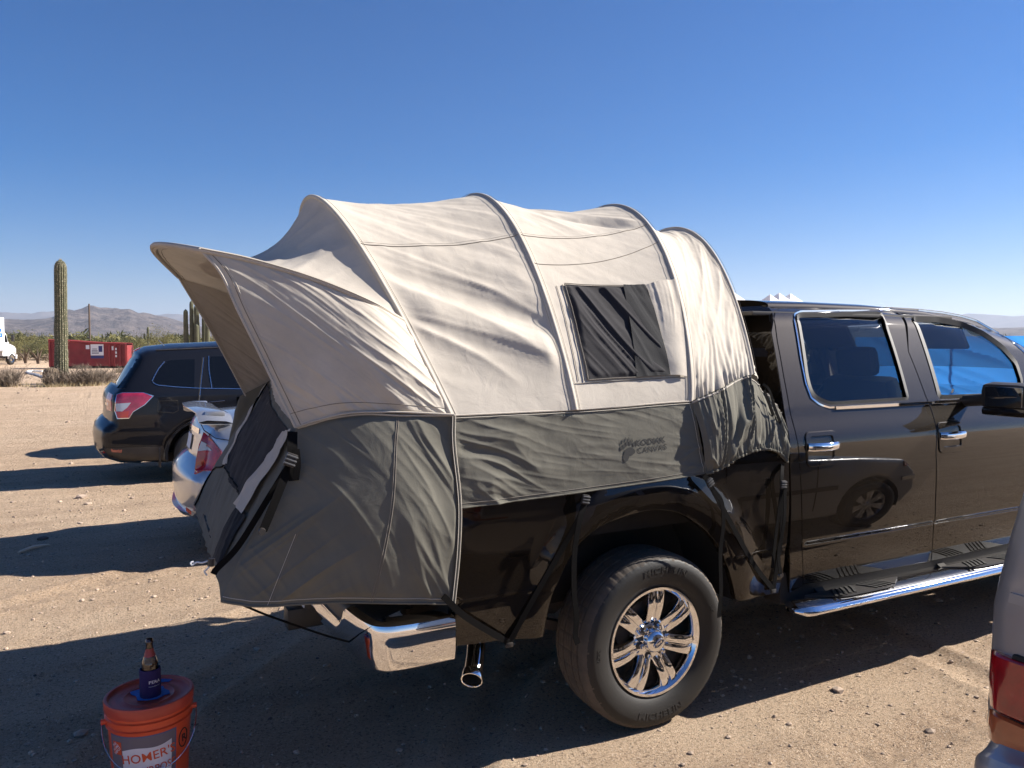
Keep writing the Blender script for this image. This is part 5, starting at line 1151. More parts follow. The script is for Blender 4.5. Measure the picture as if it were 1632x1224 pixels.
p = at(1002, 721, Y=-1.025); pad = catmull(np.array([(-10, -3), (-7, 3), (-2, 6.5), (4, 7), (9.5, 3.5), (10.5, -.5), (6, -3.5), (1, -4.5), (-1, -8), (-5, -12.5), (-9, -11.5), (-10.5, -7)])*k_*.93, 40, True)
mk('paw_print', lay_print(pad, p[0], p[2]), [tuple(range(40))], M['ink'], TT, smooth=False)

# ---- gathered corner at the front of the bed
top = curve([SK[-1, 0], (.34, -1.0, 1.535), (.52, -.965, 1.59), (.64, -.93, 1.58), (.745, -.92, 1.49), (.80, -.93, 1.40)], 160)
bot = curve([SK[-1, -1], (.36, -1.025, 1.185), (.46, -1.02, 1.225), (.60, -1.01, 1.245), (.72, -1.0, 1.225), (.805, -.985, 1.165)], 160)
v = np.linspace(0, 1, 80)[None, :, None]; P = top[:, None]*(1-v)+bot[:, None]*v; P[..., 1] -= (.030*np.sin(math.pi*v[..., 0]))
def wg(a, b, U, V):
    w_ = a+.10*(V-.5)*np.sin(U*3); w_ = w_+.035*np.sin(w_*31+2)+.02*np.sin(w_*53); f = (.026*folds(w_+.12*V*V, b*.35, R(90), .5, .085, 83, 1.2)+.010*folds(w_, b*.4, R(86), .4, .038, 87, 1.4)); e = np.exp(-(1-V)/.05)
    return f*sstep(0, .04, U)*(1-.7*e)+e*(.010*np.sin(U*230+3*np.sin(U*40))+.006)
GAo, GA, GAn = cloth('gathered_skirt', P, wg, M['grey'], TT, out=(.4, 0, 1.3))
Pf = P[::3, ::3]*np.array([1, -1, 1]); cloth('gathered_skirt', Pf, lambda a, b, U, V: .015*folds(a, b*.2, R(90), .9, .065, 83), M['grey'], TT, out=(.4, 0, 1.3))
seam('elastic_hem', GA[:, -1]+np.array([0, 0, .002]), .006, M['grey'], TT); seam('gather_seam', GA[:, 2], .004, M['tan'], TT)
seam('front_seam', np.vstack([SK[-1, ::3]+np.array([0, -.004, 0])]), .0035, M['grey'], TT); seam('stitching', SK[-3, ::3]+np.array([0, -.002, 0]), .0012, M['thread_l'], TT, 4)
g = G(); g.box((.70, -.80, 1.40), (.16, .05, .32), .01); g.mk('gap_shade_box', M['mesh'], TT)  # black box painting the shade inside the open corner gap

# ---- rear enclosure over the lowered tailgate
def coons(c0, c1, d0, d1):
    """c0,c1: curves in u at v=0,1; d0,d1: curves in v at u=0,1"""
    nu, nv = len(c0), len(d0); u = np.linspace(0, 1, nu)[:, None, None]; v = np.linspace(0, 1, nv)[None, :, None]
    S1 = c0[:, None]*(1-v)+c1[:, None]*v; S2 = d0[None]*(1-u)+d1[None]*u
    B = (c0[0]*(1-u)*(1-v)+c0[-1]*u*(1-v)+c1[0]*(1-u)*v+c1[-1]*u*v); return S1+S2-B
D_ = SK[0, 0].copy(); Cn = at(474, 682, Y=-.84)
nuE, nvE = 170, 170
eb = [at(721, 962, Y=-1.03), at(620, 961, Y=-1.01), at(530, 960, Y=-.975), at(420, 966, Y=-.92), at(382, 963, Y=-.895), at(352, 958, Y=-.87)]
et = [D_, at(640, 662, Y=-.97), at(580, 660, Y=-.93), at(530, 666, Y=-.89), at(495, 676, Y=-.86), Cn]
ef = [D_, at(722, 710, Y=-1.01), at(731, 800, Y=-1.03), at(729, 880, Y=-1.035), eb[0]]
er = [Cn, at(452, 740, Y=-.845), at(418, 818, Y=-.855), at(380, 895, Y=-.865), eb[-1]]
P = coons(curve(et, nuE), curve(eb, nuE), curve(ef, nvE), curve(er, nvE))
def we(a, b, U, V):
    bul = .055*np.sin(math.pi*U)**.8*np.sin(math.pi*V)**.7
    f1 = .013*folds(a, b, R(-62), .8, .15, 91)*sstep(.5, .05, U); f2 = .014*folds(a, b, R(28), .7, .10, 95)*sstep(.35, .8, U)*sstep(.3, .6, V); f3 = .004*folds(a, b, R(-50), .4, .06, 99)+.004*(fbm(a*7, b*7, 8, 3)-.5)
    crease = -.010*np.exp(-((a-.30+.05*V)/.010)**2)*0
    return (bul+f1+f2+f3)*sstep(0, .03, U)*sstep(0, .03, 1-U)*sstep(0, .03, V)*(.35+.65*sstep(0, .06, 1-V))
ENo, EN, ENn = cloth('rear_side_wall', P, we, M['grey'], TT, out=(-1.2, 0, 1.1))
FARW = P; Pf = None
if 0: cloth('rear_side_wall', Pf, lambda a, b, U, V: (.03*np.sin(math.pi*U)*np.sin(math.pi*V)+.01*folds(a, b, .6, .6, .12, 3))*sstep(0, .05, V), M['grey'], TT, out=(-1.2, 0, 1.1))
vv = np.linspace(0, 1, 90)
for u0, u1 in ((.355, .37), (.366, .381)): seam('wall_seam', on_grid(EN, ENn, u0+(u1-u0)*vv, vv, .001), .0016, M['thread_d'], TT, 4)
for k in (0, .010): seam('stitching', on_grid(EN, ENn, np.full(60, .78+k)+.02*np.linspace(0, 1, 60), np.linspace(.62, 1, 60), .001), .0009, M['thread_l'] if k else M['thread_d'], TT, 4)
fe = EN[0]; seam('corner_piping', fe+np.array([0, -.006, 0]), .006, M['grey'], TT)
for dx in (-.006, .006): seam('stitching', fe+np.array([dx, -.012, 0]), .0016, M['thread_l'], TT, 4)
seam('hem', EN[:, -1], .005, M['grey'], TT); seam('stitching', on_grid(EN, ENn, np.linspace(0, 1, 120), np.full(120, .975), .001), .0012, M['thread_l'], TT, 4)
seam('seam_piping', EN[:, 0]+np.array([0, -.004, 0]), .004, M['tan'], TT)
# rear wall with door
nb = eb[-1]; ft = at(431, 606, Y=.82)
fb = at(309, 800, Y=.86); cu = lambda a, b, m, n: curve([a, m, b], n)
bottom = curve([nb, at(345, 905, Y=-.70), at(330, 870, Y=0), fb], 120); topc = curve([Cn, (Cn*.6+ft*.4)+np.array([-.03, 0, .01]), ft], 120)
nearc = curve(er, 110)[::-1]; farc = curve([fb, at(352, 725, Y=.86), ft], 110)
PW = coons(bottom, topc, nearc, farc)
def ww(a, b, U, V): return (.030*np.sin(math.pi*U)*np.sin(math.pi*V)+.008*folds(a, b, R(70), .6, .13, 103)+.004*folds(a, b, R(80), .4, .05, 107)+.012*folds(a, b, R(85), .5, .2, 109)*sstep(.35, 0, V))*sstep(0, .04, U)*sstep(0, .04, 1-U)
RWo, RW, RWn = cloth('rear_wall', PW, ww, M['grey'], TT, out=(-1, 0, 1.2))
fm = lambda Lp: [p*np.array([1, -1, 1]) for p in Lp]
P = coons(curve(fm(et[:-1])+[ft], 90), curve(fm(eb[:-2])+[fb], 90), curve(fm(ef), 90), curve([ft, at(352, 725, Y=.86), fb], 90))
cloth('rear_side_wall', P, lambda a, b, U, V: (.03*np.sin(math.pi*U)*np.sin(math.pi*V)+.01*folds(a, b, .6, .6, .12, 3)*np.sin(math.pi*U))*sstep(0, .05, V), M['grey'], TT, out=(-1.2, 0, 1.1))
def rw_patch(u0, u1, v0, v1, off, mt, nm, wr=None, skew=0, n1=40, n2=50):
    U, V = np.meshgrid(np.linspace(u0, u1, n1), np.linspace(v0, v1, n2), indexing='ij'); P = on_grid(RW, RWn, U+skew*(V-v0), V, off)
    if wr: P = P+on_grid(RWn, RWn, U, V, 0)*wr(U, V)[..., None]
    return grid_mesh(nm, P, mt, TT, ang=180)
def inv2(Q, px, py):
    d = Q-CAM; z = d@_fw; X = 816+FPX*(d@_rt)/z; Y = 612-FPX*(d@_up)/z; e = (X-px)**2+(Y-py)**2; k = int(np.argmin(e)); return np.array([k//Q.shape[1]/(Q.shape[0]-1), (k % Q.shape[1])/(Q.shape[1]-1)]), e.min()**.5
def rw_quad(c, off, mt, nm, wr=None, n1=50, n2=60):
    c = [inv2(RW, *p)[0] for p in c]; s, t = np.meshgrid(np.linspace(0, 1, n1), np.linspace(0, 1, n2), indexing='ij'); s_, t_ = s[..., None], t[..., None]
    uv = (c[0]*(1-s_)+c[1]*s_)*(1-t_)+(c[3]*(1-s_)+c[2]*s_)*t_; P = on_grid(RW, RWn, uv[..., 0], uv[..., 1], off)
    if wr: P = P+on_grid(RWn, RWn, uv[..., 0], uv[..., 1], 0)*wr(s, t)[..., None]
    return grid_mesh(nm, P, mt, TT, ang=180)
rw_quad([(386, 792), (362, 742), (428, 612), (462, 690)], .004, M['curtain'], 'door_mesh', lambda s, t: .006*folds(s*.8, t*.6, R(80), .5, .07, 111))
rw_quad([(392, 822), (381, 806), (457, 690), (472, 686)], .010, M['tan'], 'door_flap', lambda s, t: .010+.006*folds(s*.1, t*.6, R(85), .4, .05, 113))
rw_quad([(352, 905), (340, 893), (381, 808), (394, 824)], .010, M['mesh'], 'door_flap')
rw_quad([(364, 741), (357, 741), (424, 610), (430, 606)], .006, M['tan'], 'door_edge', lambda s, t: .004+.005*np.sin(t*22)*s)
uvz = [inv2(RW, *p)[0] for p in ((312, 806), (340, 752), (362, 738), (392, 672), (424, 612))]; K = catmull(np.array(uvz), 50); seam('zip', on_grid(RW, RWn, K[:, 0], K[:, 1], .004), .005, M['web'], TT, 6)
uvz = [inv2(RW, *p)[0] for p in ((360, 745), (372, 765), (389, 794))]; K = catmull(np.array(uvz), 20); seam('zip', on_grid(RW, RWn, K[:, 0], K[:, 1], .006), .004, M['web'], TT, 6)
# upper rear face up to the first hoop (mostly in the shade of the awning)
vh = np.linspace(.02, .98, 120); Hh = hoop(0, vh); tl = resample(np.vstack([RW[:, -1]]), 120); u = np.linspace(0, 1, 40)[:, None, None]
P = tl[None]*(1-u)+Hh[None]*u; cloth('upper_rear_wall', P, lambda a, b, U, V: .01*folds(a, b, 1.3, .8, .12, 121)*sstep(0, .1, U)*sstep(0, .1, 1-U), M['tan'], TT, out=(-1, 0, 1.6))
# floor of the enclosure
g = G(); g.add([nb+np.array([.02, .02, .03]), fb+np.array([.02, -.02, .03]), (-.98, .95, .80), (-.98, -.97, .80)], [(0, 1, 2, 3)]); g.mk('tent_floor', M['floor_grey'], TT, smooth=False)
# ---- awning
sh_v = .145
vh = np.linspace(sh_v, 1-sh_v, 180); Ha = hoop(0, vh); Sn = Ha[0]; Sf = Ha[-1]
Bc = at(320, 398.5, Y=-.76); Mm = at(243, 394, Y=0); Mm[0] -= .0; Bf = at(284, 441, Y=.74)
loop_side = catmull([Sn, at(590, 482, Y=-.89), at(500, 445, Y=-.85), at(400, 415, Y=-.79), Bc], 80)
brim = catmull([Bc, Bc*.55+Mm*.45+np.array([-.012, 0, .012]), Mm+np.array([.006, -.14, -.004]), Mm+np.array([.004, .06, -.002]), Bf*.42+Mm*.58+np.array([-.016, 0, .006]), Bf], 120)
kf = np.linspace(0, 1, 80)[:, None]; loop_far = loop_side*np.array([1, -1, 1]); loop_far = loop_far+kf*(Bf-loop_far[-1])
loop = np.vstack([loop_side[:-1], brim[:-1], loop_far[::-1]])
# fair mapping: sides of the loop take the lower part of the arch
k_ = np.r_[np.linspace(0, .30, 79, endpoint=False), np.linspace(.30, .70, 119, endpoint=False), np.linspace(.70, 1, 80)]; ks = np.linspace(0, 1, 180)
Lo = np.stack([np.interp(ks, k_, loop[:, c]) for c in range(3)], 1); u = np.linspace(0, 1, 90)[:, None, None]
P = Ha[None]*(1-u)+Lo[None]*u; um = u[..., 0]; sg_ = np.sin(math.pi*um**.86)**.9*np.sin(math.pi*ks)[None]**.7
P[..., 2] -= .175*sg_; P[..., 0] += .04*sg_
AWo, AW, AWn = cloth('awning_top', P, lambda a, b, U, V: (.006*folds(a, b, 0.2, .9, .16, 131)+.004*(fbm(a*5, b*5, 3, 3)-.5))*sstep(0, .08, U)*sstep(0, .06, 1-U), M['tan'], TT, out=(-1.4, 0, 1.2))
seam('awning_pole_sleeve', loop, .011, M['tan'], TT, 8)
seam('awning_seam', loop_side+np.array([0, -.011, .004]), .0018, M['thread_d'], TT, 4); seam('brim_hem', brim+np.array([.012, 0, -.008]), .010, M['tan'], TT, 8)
rim_in = on_grid(AW, AWn, np.full(100, .955), np.linspace(.3, .7, 100), -.001); seam('stitching', rim_in, .0012, M['thread_d'], TT, 4)
# wings
def wing(sg, Bc=None):
    f = np.array([1, sg, 1]); nuW, nvW = 130, 130
    tp = curve(loop_side if sg > 0 else loop_far*np.array([1, -1, 1]), nuW)[::-1]; Bc = tp[0]                        # corner -> shoulder
    Cc = Cn if sg > 0 else at(397, 641, Y=.86)*np.array([1, -1, 1])
    if sg > 0: Cc = at(471, 681, Y=-.855)
    rearE = curve([Bc, at(352, 436, Y=-.78), at(378, 492, Y=-.80), at(412, 560, Y=-.82), at(440, 618, Y=-.84), Cc], nvW) if sg > 0 else curve([Bc, Bc*.55+Cc*.45+np.array([.01, 0, 0]), Cc], nvW)
    bt_ = curve([Cc, at(505, 670, Y=-.885) if sg > 0 else Cc*.8+D_*.2+np.array([0, 0, .01]), at(560, 658, Y=-.93) if sg > 0 else Cc*.5+D_*.5+np.array([0, 0, .02]), at(640, 657, Y=-.98), D_+np.array([0, -.012, .004])], nuW)
    hv = np.linspace(sh_v, 0, nvW); hp = hoop(0, hv); hp[-1] = D_+np.array([0, -.012, .004])
    P = coons(tp, bt_, rearE, hp)
    def wv(a, b, U, V):
        return (.030*np.sin(math.pi*U)**.8*np.sin(math.pi*V)**.8+.013*folds(a, b, R(40), .9, .15, 141)*sstep(.5, .95, U+.25*V)+.005*folds(a, b, R(75), .8, .13, 145)*sstep(.2, .9, V)+.003*folds(a, b, R(30), .3, .05, 147))*sstep(0, .04, U)*sstep(0, .05, V)*sstep(0, .03, 1-V)*sstep(0, .03, 1-U)
    P = P*f; o, Q, n = cloth('awning_wing', P, wv, M['tan'], TT, out=(-1.3, 0, 1.4))
    seam('wing_hem', Q[0], .0055, M['tan'], TT); seam('stitching', on_grid(Q, n, np.full(80, .035), np.linspace(0, 1, 80), .001), .0013, M['thread_d'], TT, 4); seam('stitching', on_grid(Q, n, np.full(80, .048), np.linspace(0, 1, 80), .001), .0009, M['thread_l'], TT, 4)
    seam('wing_hem', Q[:, -1], .004, M['tan'], TT); seam('stitching', on_grid(Q, n, np.linspace(0, 1, 90), .925+.0*np.linspace(0, 1, 90), .001), .0011, M['thread_d'], TT, 4); return Q, n
WGn = wing(1); wing(-1)
# ---- straps, buckles, cords
def body_y(x, z, off=.006): return float(ty(np.array([x]), np.array([z]))[0])-off
def spt(px, py, Y=None): 
    if Y is not None: return at(px, py, Y=Y)
    p = sp_(px, py); return np.array([p[0], body_y(*p)-.004, p[1]])
def strap(pts, w=.025, n=40, par=None, th=.003, nm='strap'):
    P = curve(pts, n); T = np.gradient(P, axis=0); S_ = np.cross(T, [0, 1, 0]); g = G(); g.ribbon(P, w, th, S_); return g.mk(nm, M['web'], par or TT)
def buckle(px, py, Y, s=1, rot=0):
    p = at(px, py, Y=Y); Rm = np.array(Matrix.Rotation(rot, 3, 'Y')); g = G(); g.box(p, (.034*s, .012, .040*s), .004, Rm)
    o = g.mk('buckle', M['blkplastic'], TT); g = G()
    for dz in (-.012, 0, .012): g.box(p+Rm@np.array([0, -.008, dz*s]), (.036*s, .006, .005*s), .0015, Rm)
    g.mk('buckle_bar', mat('buckle_plastic', (.10, .10, .10), .4) if 'bk' not in M else M['bk'], o)
M['bk'] = mat('buckle_plastic', (.10, .10, .10), .4)
hk = spt(808, 1022)+np.array([0, -.01, 0])
strap([at(934, 788, Y=-1.05), at(928, 815, Y=-1.05), spt(895, 872), spt(850, 950), hk]); strap([at(706, 950, Y=-1.065), at(745, 985, Y=-1.04), hk])
strap([at(932, 800, Y=-1.055), at(924, 828, Y=-1.06), at(916, 880, Y=-1.055), at(915, 940, Y=-1.05), at(919, 985, Y=-1.045), at(917, 1012, Y=-1.04), at(921, 1026, Y=-1.04)])
buckle(933, 796, -1.062, 1, .2)
hk2 = spt(1228, 938)+np.array([0, -.008, 0])
strap([at(1122, 757, Y=-1.05), at(1133, 775, Y=-1.05), spt(1165, 838), spt(1200, 900), hk2]); buckle(1131, 769, -1.06, 1, -.5)
strap([at(1136, 780, Y=-1.055), at(1150, 800, Y=-1.06), at(1153, 835, Y=-1.058), at(1148, 880, Y=-1.05), at(1149, 940, Y=-1.05), at(1146, 984, Y=-1.045)], .022)
strap([at(1247, 740, Y=-1.0), at(1246, 770, Y=-1.03), spt(1243, 850), spt(1236, 900), hk2]); buckle(1248, 772, -1.045, 1, .1)
strap([at(1251, 778, Y=-1.05), at(1250, 830, Y=-1.052), at(1241, 880, Y=-1.04), at(1244, 915, Y=-1.04)], .02); strap([at(1246, 780, Y=-1.045), at(1237, 850, Y=-1.03), at(1231, 905, Y=-1.03)], .02)
strap([at(1216, 612, Y=-.98), at(1226, 622, Y=-1.0), at(1235, 650, Y=-1.0), at(1246, 680, Y=-.99), at(1252, 690, Y=-.985)], .014, nm='strap'); strap([at(1218, 622, Y=-.97), at(1232, 660, Y=-.98), at(1248, 705, Y=-.98)], .016)
for hh in (hk, hk2): g = G(); g.box(hh+np.array([0, .0, -.008]), (.034, .012, .020), .004); g.mk('hook', M['blkplastic'], TT)
for f_ in (1,):
    strap([at(466, 688, Y=-.885), at(466, 715, Y=-.91), at(468, 766, Y=-.915)], .036); strap([at(472, 716, Y=-.92), at(474, 740, Y=-.925), at(471, 765, Y=-.92)], .024)
    strap([at(464, 735, Y=-.90), at(452, 765, Y=-.915), at(434, 810, Y=-.925), at(419, 846, Y=-.93)], .030); strap([at(462, 738, Y=-.895), at(430, 790, Y=-.89), at(380, 870, Y=-.88), at(346, 906, Y=-.88), at(340, 915, Y=-.88)], .022)
    buckle(463, 733, -.93, 1.2, .4); g = G(); p = at(417, 847, Y=-.94); g.tube([p, p+np.array([0, -.012, 0])], [.014, .012], 10); g.mk('button', M['blkplastic'], TT)
strap([at(386, 632, Y=.90), at(386, 645, Y=.91), at(387, 662, Y=.91)], .06)
g = G(); g.tube(curve([at(384, 963, Y=-.89), at(430, 982, Y=-.86), at(520, 1013, Y=-.80), at(582, 1029, Y=-.72)], 20), .004, 6); g.mk('guy_cord', M['web'], TT)
g = G(); g.tube([at(582, 1029, Y=-.72), at(579, 1008, Y=-.70)], .004, 6); g.mk('cord_hook', M['blkplastic'], TT)
p1 = at(334, 893, Y=-.78)
for q in ([(334, 893), (322, 897), (314, 896), (306, 901)], [(337, 898), (331, 906), (326, 911), (330, 917)], [(306, 901), (304, 897), (309, 895)]): g = G(); g.tube(curve([at(*a_, Y=-.85) for a_ in q], 16), .0032, 6); g.mk('draw_cord', M['white'], TT)
g = G(); g.tube([at(337, 890, Y=-.88), at(336, 902, Y=-.88)], .012, 8); g.mk('cord_lock', M['blkplastic'], TT)

# ================================================================== OTHER CARS
M['blackcar'] = mat('black_car_paint', (.0045, .0055, .009), .4, coat=.6, coat_r=.012, dust=.008, spec=.15)
M['silver'] = mat('silver_car_paint', (.46, .47, .49), .32, metal=.75, coat=1, coat_r=.02, dust=.04)
M['silver_old'] = mat('old_silver_paint', (.36, .36, .375), .36, metal=.6, coat=.8, coat_r=.05, dust=.10, bump=.0002, bscale=30)
M['dglass'] = mat('tinted_car_glass', (.004, .005, .007), .03, spec=.4)
M['redlens'] = mat('red_lens', (.42, .008, .012), .12, coat=1, coat_r=.02, var=.3, vscale=14); M['clearlens'] = mat('clear_lens', (.55, .60, .64), .12, coat=1, bump=.002, bscale=90); M['amber'] = mat('amber_lens', (.46, .10, .03), .14, coat=1, bump=.001, bscale=80, var=.2, vscale=10)
M['pinklens'] = mat('pink_red_lens', (.50, .03, .08), .12, coat=1, var=.3, vscale=10)
M['alloy'] = mat('alloy_rim', (.55, .55, .56), .25, metal=.9)
def arc_pts(cx, cz, r, a0, a1, n=12): return [(cx+r*math.cos(a), cz+r*math.sin(a)) for a in np.linspace(a0, a1, n)]
def axz(Y, *pts): return [tuple(at(px, py, Y=Y)[[0, 2]]) for px, py in pts]

# black wagon
YS = 6.85; wxc = -1.10
bk = thing('parked_suv', 'black suv wagon parked with its red and clear tail light towards us', 'car', (0, YS+.90, 0))
sil = [(-2.02, .30), (-2.17, .36), (-2.235, .45), (-2.25, .60), (-2.235, .70), (-2.19, .745), (-2.135, .78), (-2.12, .92), (-2.125, 1.05), (-2.105, 1.12), (-2.03, 1.20), (-1.93, 1.38), (-1.82, 1.56), (-1.80, 1.625), (-1.70, 1.67), (-1.4, 1.705), (-.8, 1.735), (0, 1.725), (.45, 1.66), (1.25, 1.14), (1.7, 1.05), (2.15, .90), (2.33, .7), (2.3, .35), (2.15, .26), (1.9, .25)]+arc_pts(1.52, .34, .40, -.2, math.pi+.2)[::1]+[(1.0, .24), (-.6, .24)]+arc_pts(wxc, .35, .415, -.25, math.pi+.25)
Wb = lambda x, z: .90-.02*((z-.7)/.4)**2-np.where(z > 1.12, .36*(z-1.12), 0)+.012*(1-sstep(.44, .52, np.hypot(x-wxc, z-.35)))-.10*sstep(1.4, 2.35, np.abs(x))*sstep(0, 1, np.abs(x)-1.3)
pb = Pillow(sil, [], Wb, .10, YS+.90, bulge=lambda x, z: .10 if x < -1.8 and z < 1.2 else (.12 if x > 2 else .05))
pb.build(bk, M['blackcar'])
sY = YS+.03
pb.decal('quarter_window', axz(sY, (245, 609), (249, 599), (256, 588), (266, 577), (275, 574.5), (313, 573), (310, 617), (252, 613.5)), M['dglass'], bk, .003)
def line_decal(pl, name, P, w, mt, par, off=.006):
    P = resample(np.array(P), 30) if len(P) > 2 else np.array(P); T = np.gradient(P, axis=0); T /= np.linalg.norm(T, axis=1)[:, None]; Nn = np.c_[-T[:, 1], T[:, 0]]*w/2
    return pl.decal(name, np.vstack([P+Nn, (P-Nn)[::-1]]), mt, par, off, sp=.05)
line_decal(pb, 'chrome_trim', axz(sY, (243, 608), (247, 600), (254, 588), (264, 577)), .011, M['chrome_d'], bk); line_decal(pb, 'chrome_trim', axz(sY, (244, 609.5), (250, 614), (280, 617), (316, 619), (384, 620)), .010, M['chrome_d'], bk)
pb.decal('door_window', axz(sY, (338, 569), (420, 567), (440, 620), (342, 618.5), (337, 600)), M['dglass'], bk, .003)
pb.decal('door_window', [(-.02, 1.16), (-.05, 1.60), (.30, 1.60), (.95, 1.18)], M['dglass'], bk, .003)
line_decal(pb, 'chrome_trim', axz(sY, (336, 568), (335, 590), (338, 619)), .010, M['chrome_d'], bk)
line_decal(pb, 'chrome_trim', axz(sY, (328, 570), (322, 605), (317, 640), (316, 680)), .007, M['chrome_d'], bk, .002)
line_decal(pb, 'door_gap', axz(sY, (326.5, 570), (320.5, 605), (315.5, 640), (315, 690)), .010, M['dark'], bk, .002)
fd = axz(sY, (252, 639), (283, 638), (284, 654), (276, 658), (251, 656)); fd = np.array(fd); 
for i in range(5): line_decal(pb, 'fuel_door_gap', [fd[i], (fd[i]+fd[(i+1) % 5])/2, fd[(i+1) % 5]], .006, M['dark'], bk, .002)
g = G(); P = [np.array([*at(px, py, Y=sY-.05)]) for px, py in ((333, 641), (338, 640.5), (352, 639), (358, 638.5))]; g.tube(curve(P, 12), .014, 8); g.mk('door_handle', M['blackcar'], bk); g = G(); g.tube([P[0]+np.array([0, -.018, .0]), P[-1]+np.array([0, -.018, 0])], .004, 6); g.mk('handle_trim', M['chrome'], bk)
lp = axz(sY, (185, 640), (187, 630), (196, 627), (228, 626.5), (243, 631.5), (230, 645), (212, 656), (206, 666), (188, 667), (184, 655))
pb.decal('tail_light_bezel', [tuple(np.array(np.mean(lp, axis=0))+(np.array(q)-np.mean(lp, axis=0))*1.06) for q in lp], M['chrome_d'], bk, .003, sp=.02)
tl = pb.decal('tail_light', lp, M['pinklens'], bk, .007, sp=.02)
pb.decal('clear_lens', axz(sY, (185, 644), (209, 642), (203, 650), (195, 656), (186, 656)), M['clearlens'], tl, .012, sp=.02); pb.decal('stop_lens', axz(sY, (187, 658), (206, 655), (204, 665), (189, 666)), mat('stop_lens', (.62, .03, .02), .12, coat=1), tl, .011, sp=.02)
pb.band('tail_lens', (-2.12, .92), (-2.10, 1.12), -1, -.70, M['pinklens'], tl, .006)
pb.band('rear_window', (-2.02, 1.22), (-1.83, 1.545), -1.0, 1.0, M['dglass'], bk, .005)
pb.decal('rear_window', [(-2.06, 1.20), (-1.96, 1.20), (-1.86, 1.38), (-1.78, 1.50), (-1.76, 1.56), (-1.83, 1.56), (-1.93, 1.38)], M['dglass'], bk, .004, sp=.02)
pb.band('brake_light', (-1.80, 1.625), (-1.76, 1.645), -.25, .25, M['redlens'], bk, .008); pb.band('reflector', (-2.19, .40), (-2.205, .44), -.97, -.70, M['redlens'], bk, .01)
pb.decal('reflector', axz(sY-.05, (177, 717), (195, 717.5), (194, 723), (178, 722)), mat('orange_reflector', (.45, .10, .06), .3, coat=1), bk, .006, sp=.02)
pb.band('badge', (-2.12, 1.0), (-2.12, 1.03), -.80, -.62, M['chrome_d'], bk, .008)
pb.decal('lower_cladding', [(-2.16, .36), (-2.22, .47), (-1.56, .47), (-1.545, .30), (-2.05, .30)], M['blkplastic'], bk, .006)
g = G(); g.box((-1.60, YS+.10, .33), (.02, .22, .24), .005); g.mk('mud_flap', M['blkplastic'], bk)
g = G(); g.add([(0, 0, 0)], []) if False else None
P = [(wxc+.425*math.cos(a), YS-.012, .35+.425*math.sin(a)) for a in np.linspace(-.15, math.pi+.15, 30)]; g = G(); g.ribbon(P, .03, .035, [(math.cos(a), 0, math.sin(a)) for a in np.linspace(-.15, math.pi+.15, 30)]); g.mk('arch_trim', M['blackcar'], bk)
g = G(); A = np.linspace(-.2, math.pi+.2, 20)
for cx in (wxc, 1.52):
    for y0, y1 in ((YS+.03, YS+.35), (YS+1.77, YS+1.45)): g.grid([[(cx+.41*math.cos(a), y_, .35+.41*math.sin(a)) for y_ in (y0, y1)] for a in A]); g.grid([[(cx+r_*math.cos(a), y1, .35+r_*math.sin(a)) for r_ in (.41, .02)] for a in A])
g.box((.2, YS+.9, .30), (3.6, 1.3, .12)); g.mk('wheel_well', M['dark'], bk)
for cx in (wxc, 1.52):
    car_wheel(bk, (cx, YS+.115, .345), .345, .22, -1, .225, 5, M['alloy']); car_wheel(bk, (cx, YS+1.685, .345), .345, .22, 1, .225, 5, M['alloy'])
g = G(); a0 = at(267, 556.5, Y=YS+.6); a1 = at(252, 541.5, Y=YS+.6); g.tube([a0, a1], [.008, .005], 6); g.mk('antenna', M['chrome_d'], bk); g = G(); g.box(a0+np.array([.03, 0, -.01]), (.12, .04, .04), .015); g.mk('antenna_base', M['blkplastic'], bk)
line_decal(pb, 'roof_rail', [(-1.6, 1.665), (-.8, 1.70), (.1, 1.69)], .012, M['blkplastic'], bk, .01)
pb.band('windshield', (.5, 1.62), (1.2, 1.16), -.95, .95, M['dglass'], bk, .004)

# silver sedan between the suv and the pickup
YN = 2.62
sd = thing('parked_sedan', 'silver sedan with a boot spoiler parked behind the tent', 'car', (0, YN+.9, 0))
sil = [(-1.40, .30), (-1.56, .33), (-1.64, .42), (-1.66, .56), (-1.655, .68), (-1.60, .745), (-1.545, .78), (-1.52, .90), (-1.50, 1.03), (-1.47, 1.09), (-1.38, 1.12), (-1.1, 1.135), (-.85, 1.16), (-.3, 1.42), (.1, 1.47), (.7, 1.46), (1.0, 1.40), (1.65, 1.03), (2.3, .95), (2.8, .82), (3.0, .6), (2.98, .35), (2.8, .22), (2.6, .20)]+arc_pts(2.15, .32, .37, -.3, math.pi+.3)+[(1.6, .2), (-.1, .2)]+arc_pts(-.55, .32, .37, -.3, math.pi+.3)+[(-1.1, .26)]
Ws = lambda x, z: .905-.03*((z-.62)/.4)**2-np.where(z > 1.0, .5*(z-1.0), 0)-.16*sstep(-.9, -1.75, x)
ps = Pillow(sil, [], Ws, .11, YN+.905, x0=.06, bulge=lambda x, z: .08 if x < -1.3 and z < 1.1 else (.15 if x > 2.4 else .05))
ps.build(sd, M['silver'])
sy = YN+.10
lp = axz(sy, (329, 693), (341, 703), (354, 720), (352, 740), (345, 753), (338, 752), (325, 753), (313, 760), (316, 735), (321, 712))
tls = ps.decal('tail_light', lp, M['redlens'], sd, .008, sp=.02); ps.decal('reverse_lens', axz(sy, (325, 707), (333, 711), (341, 720), (319, 723)), M['clearlens'], tls, .013, sp=.02)
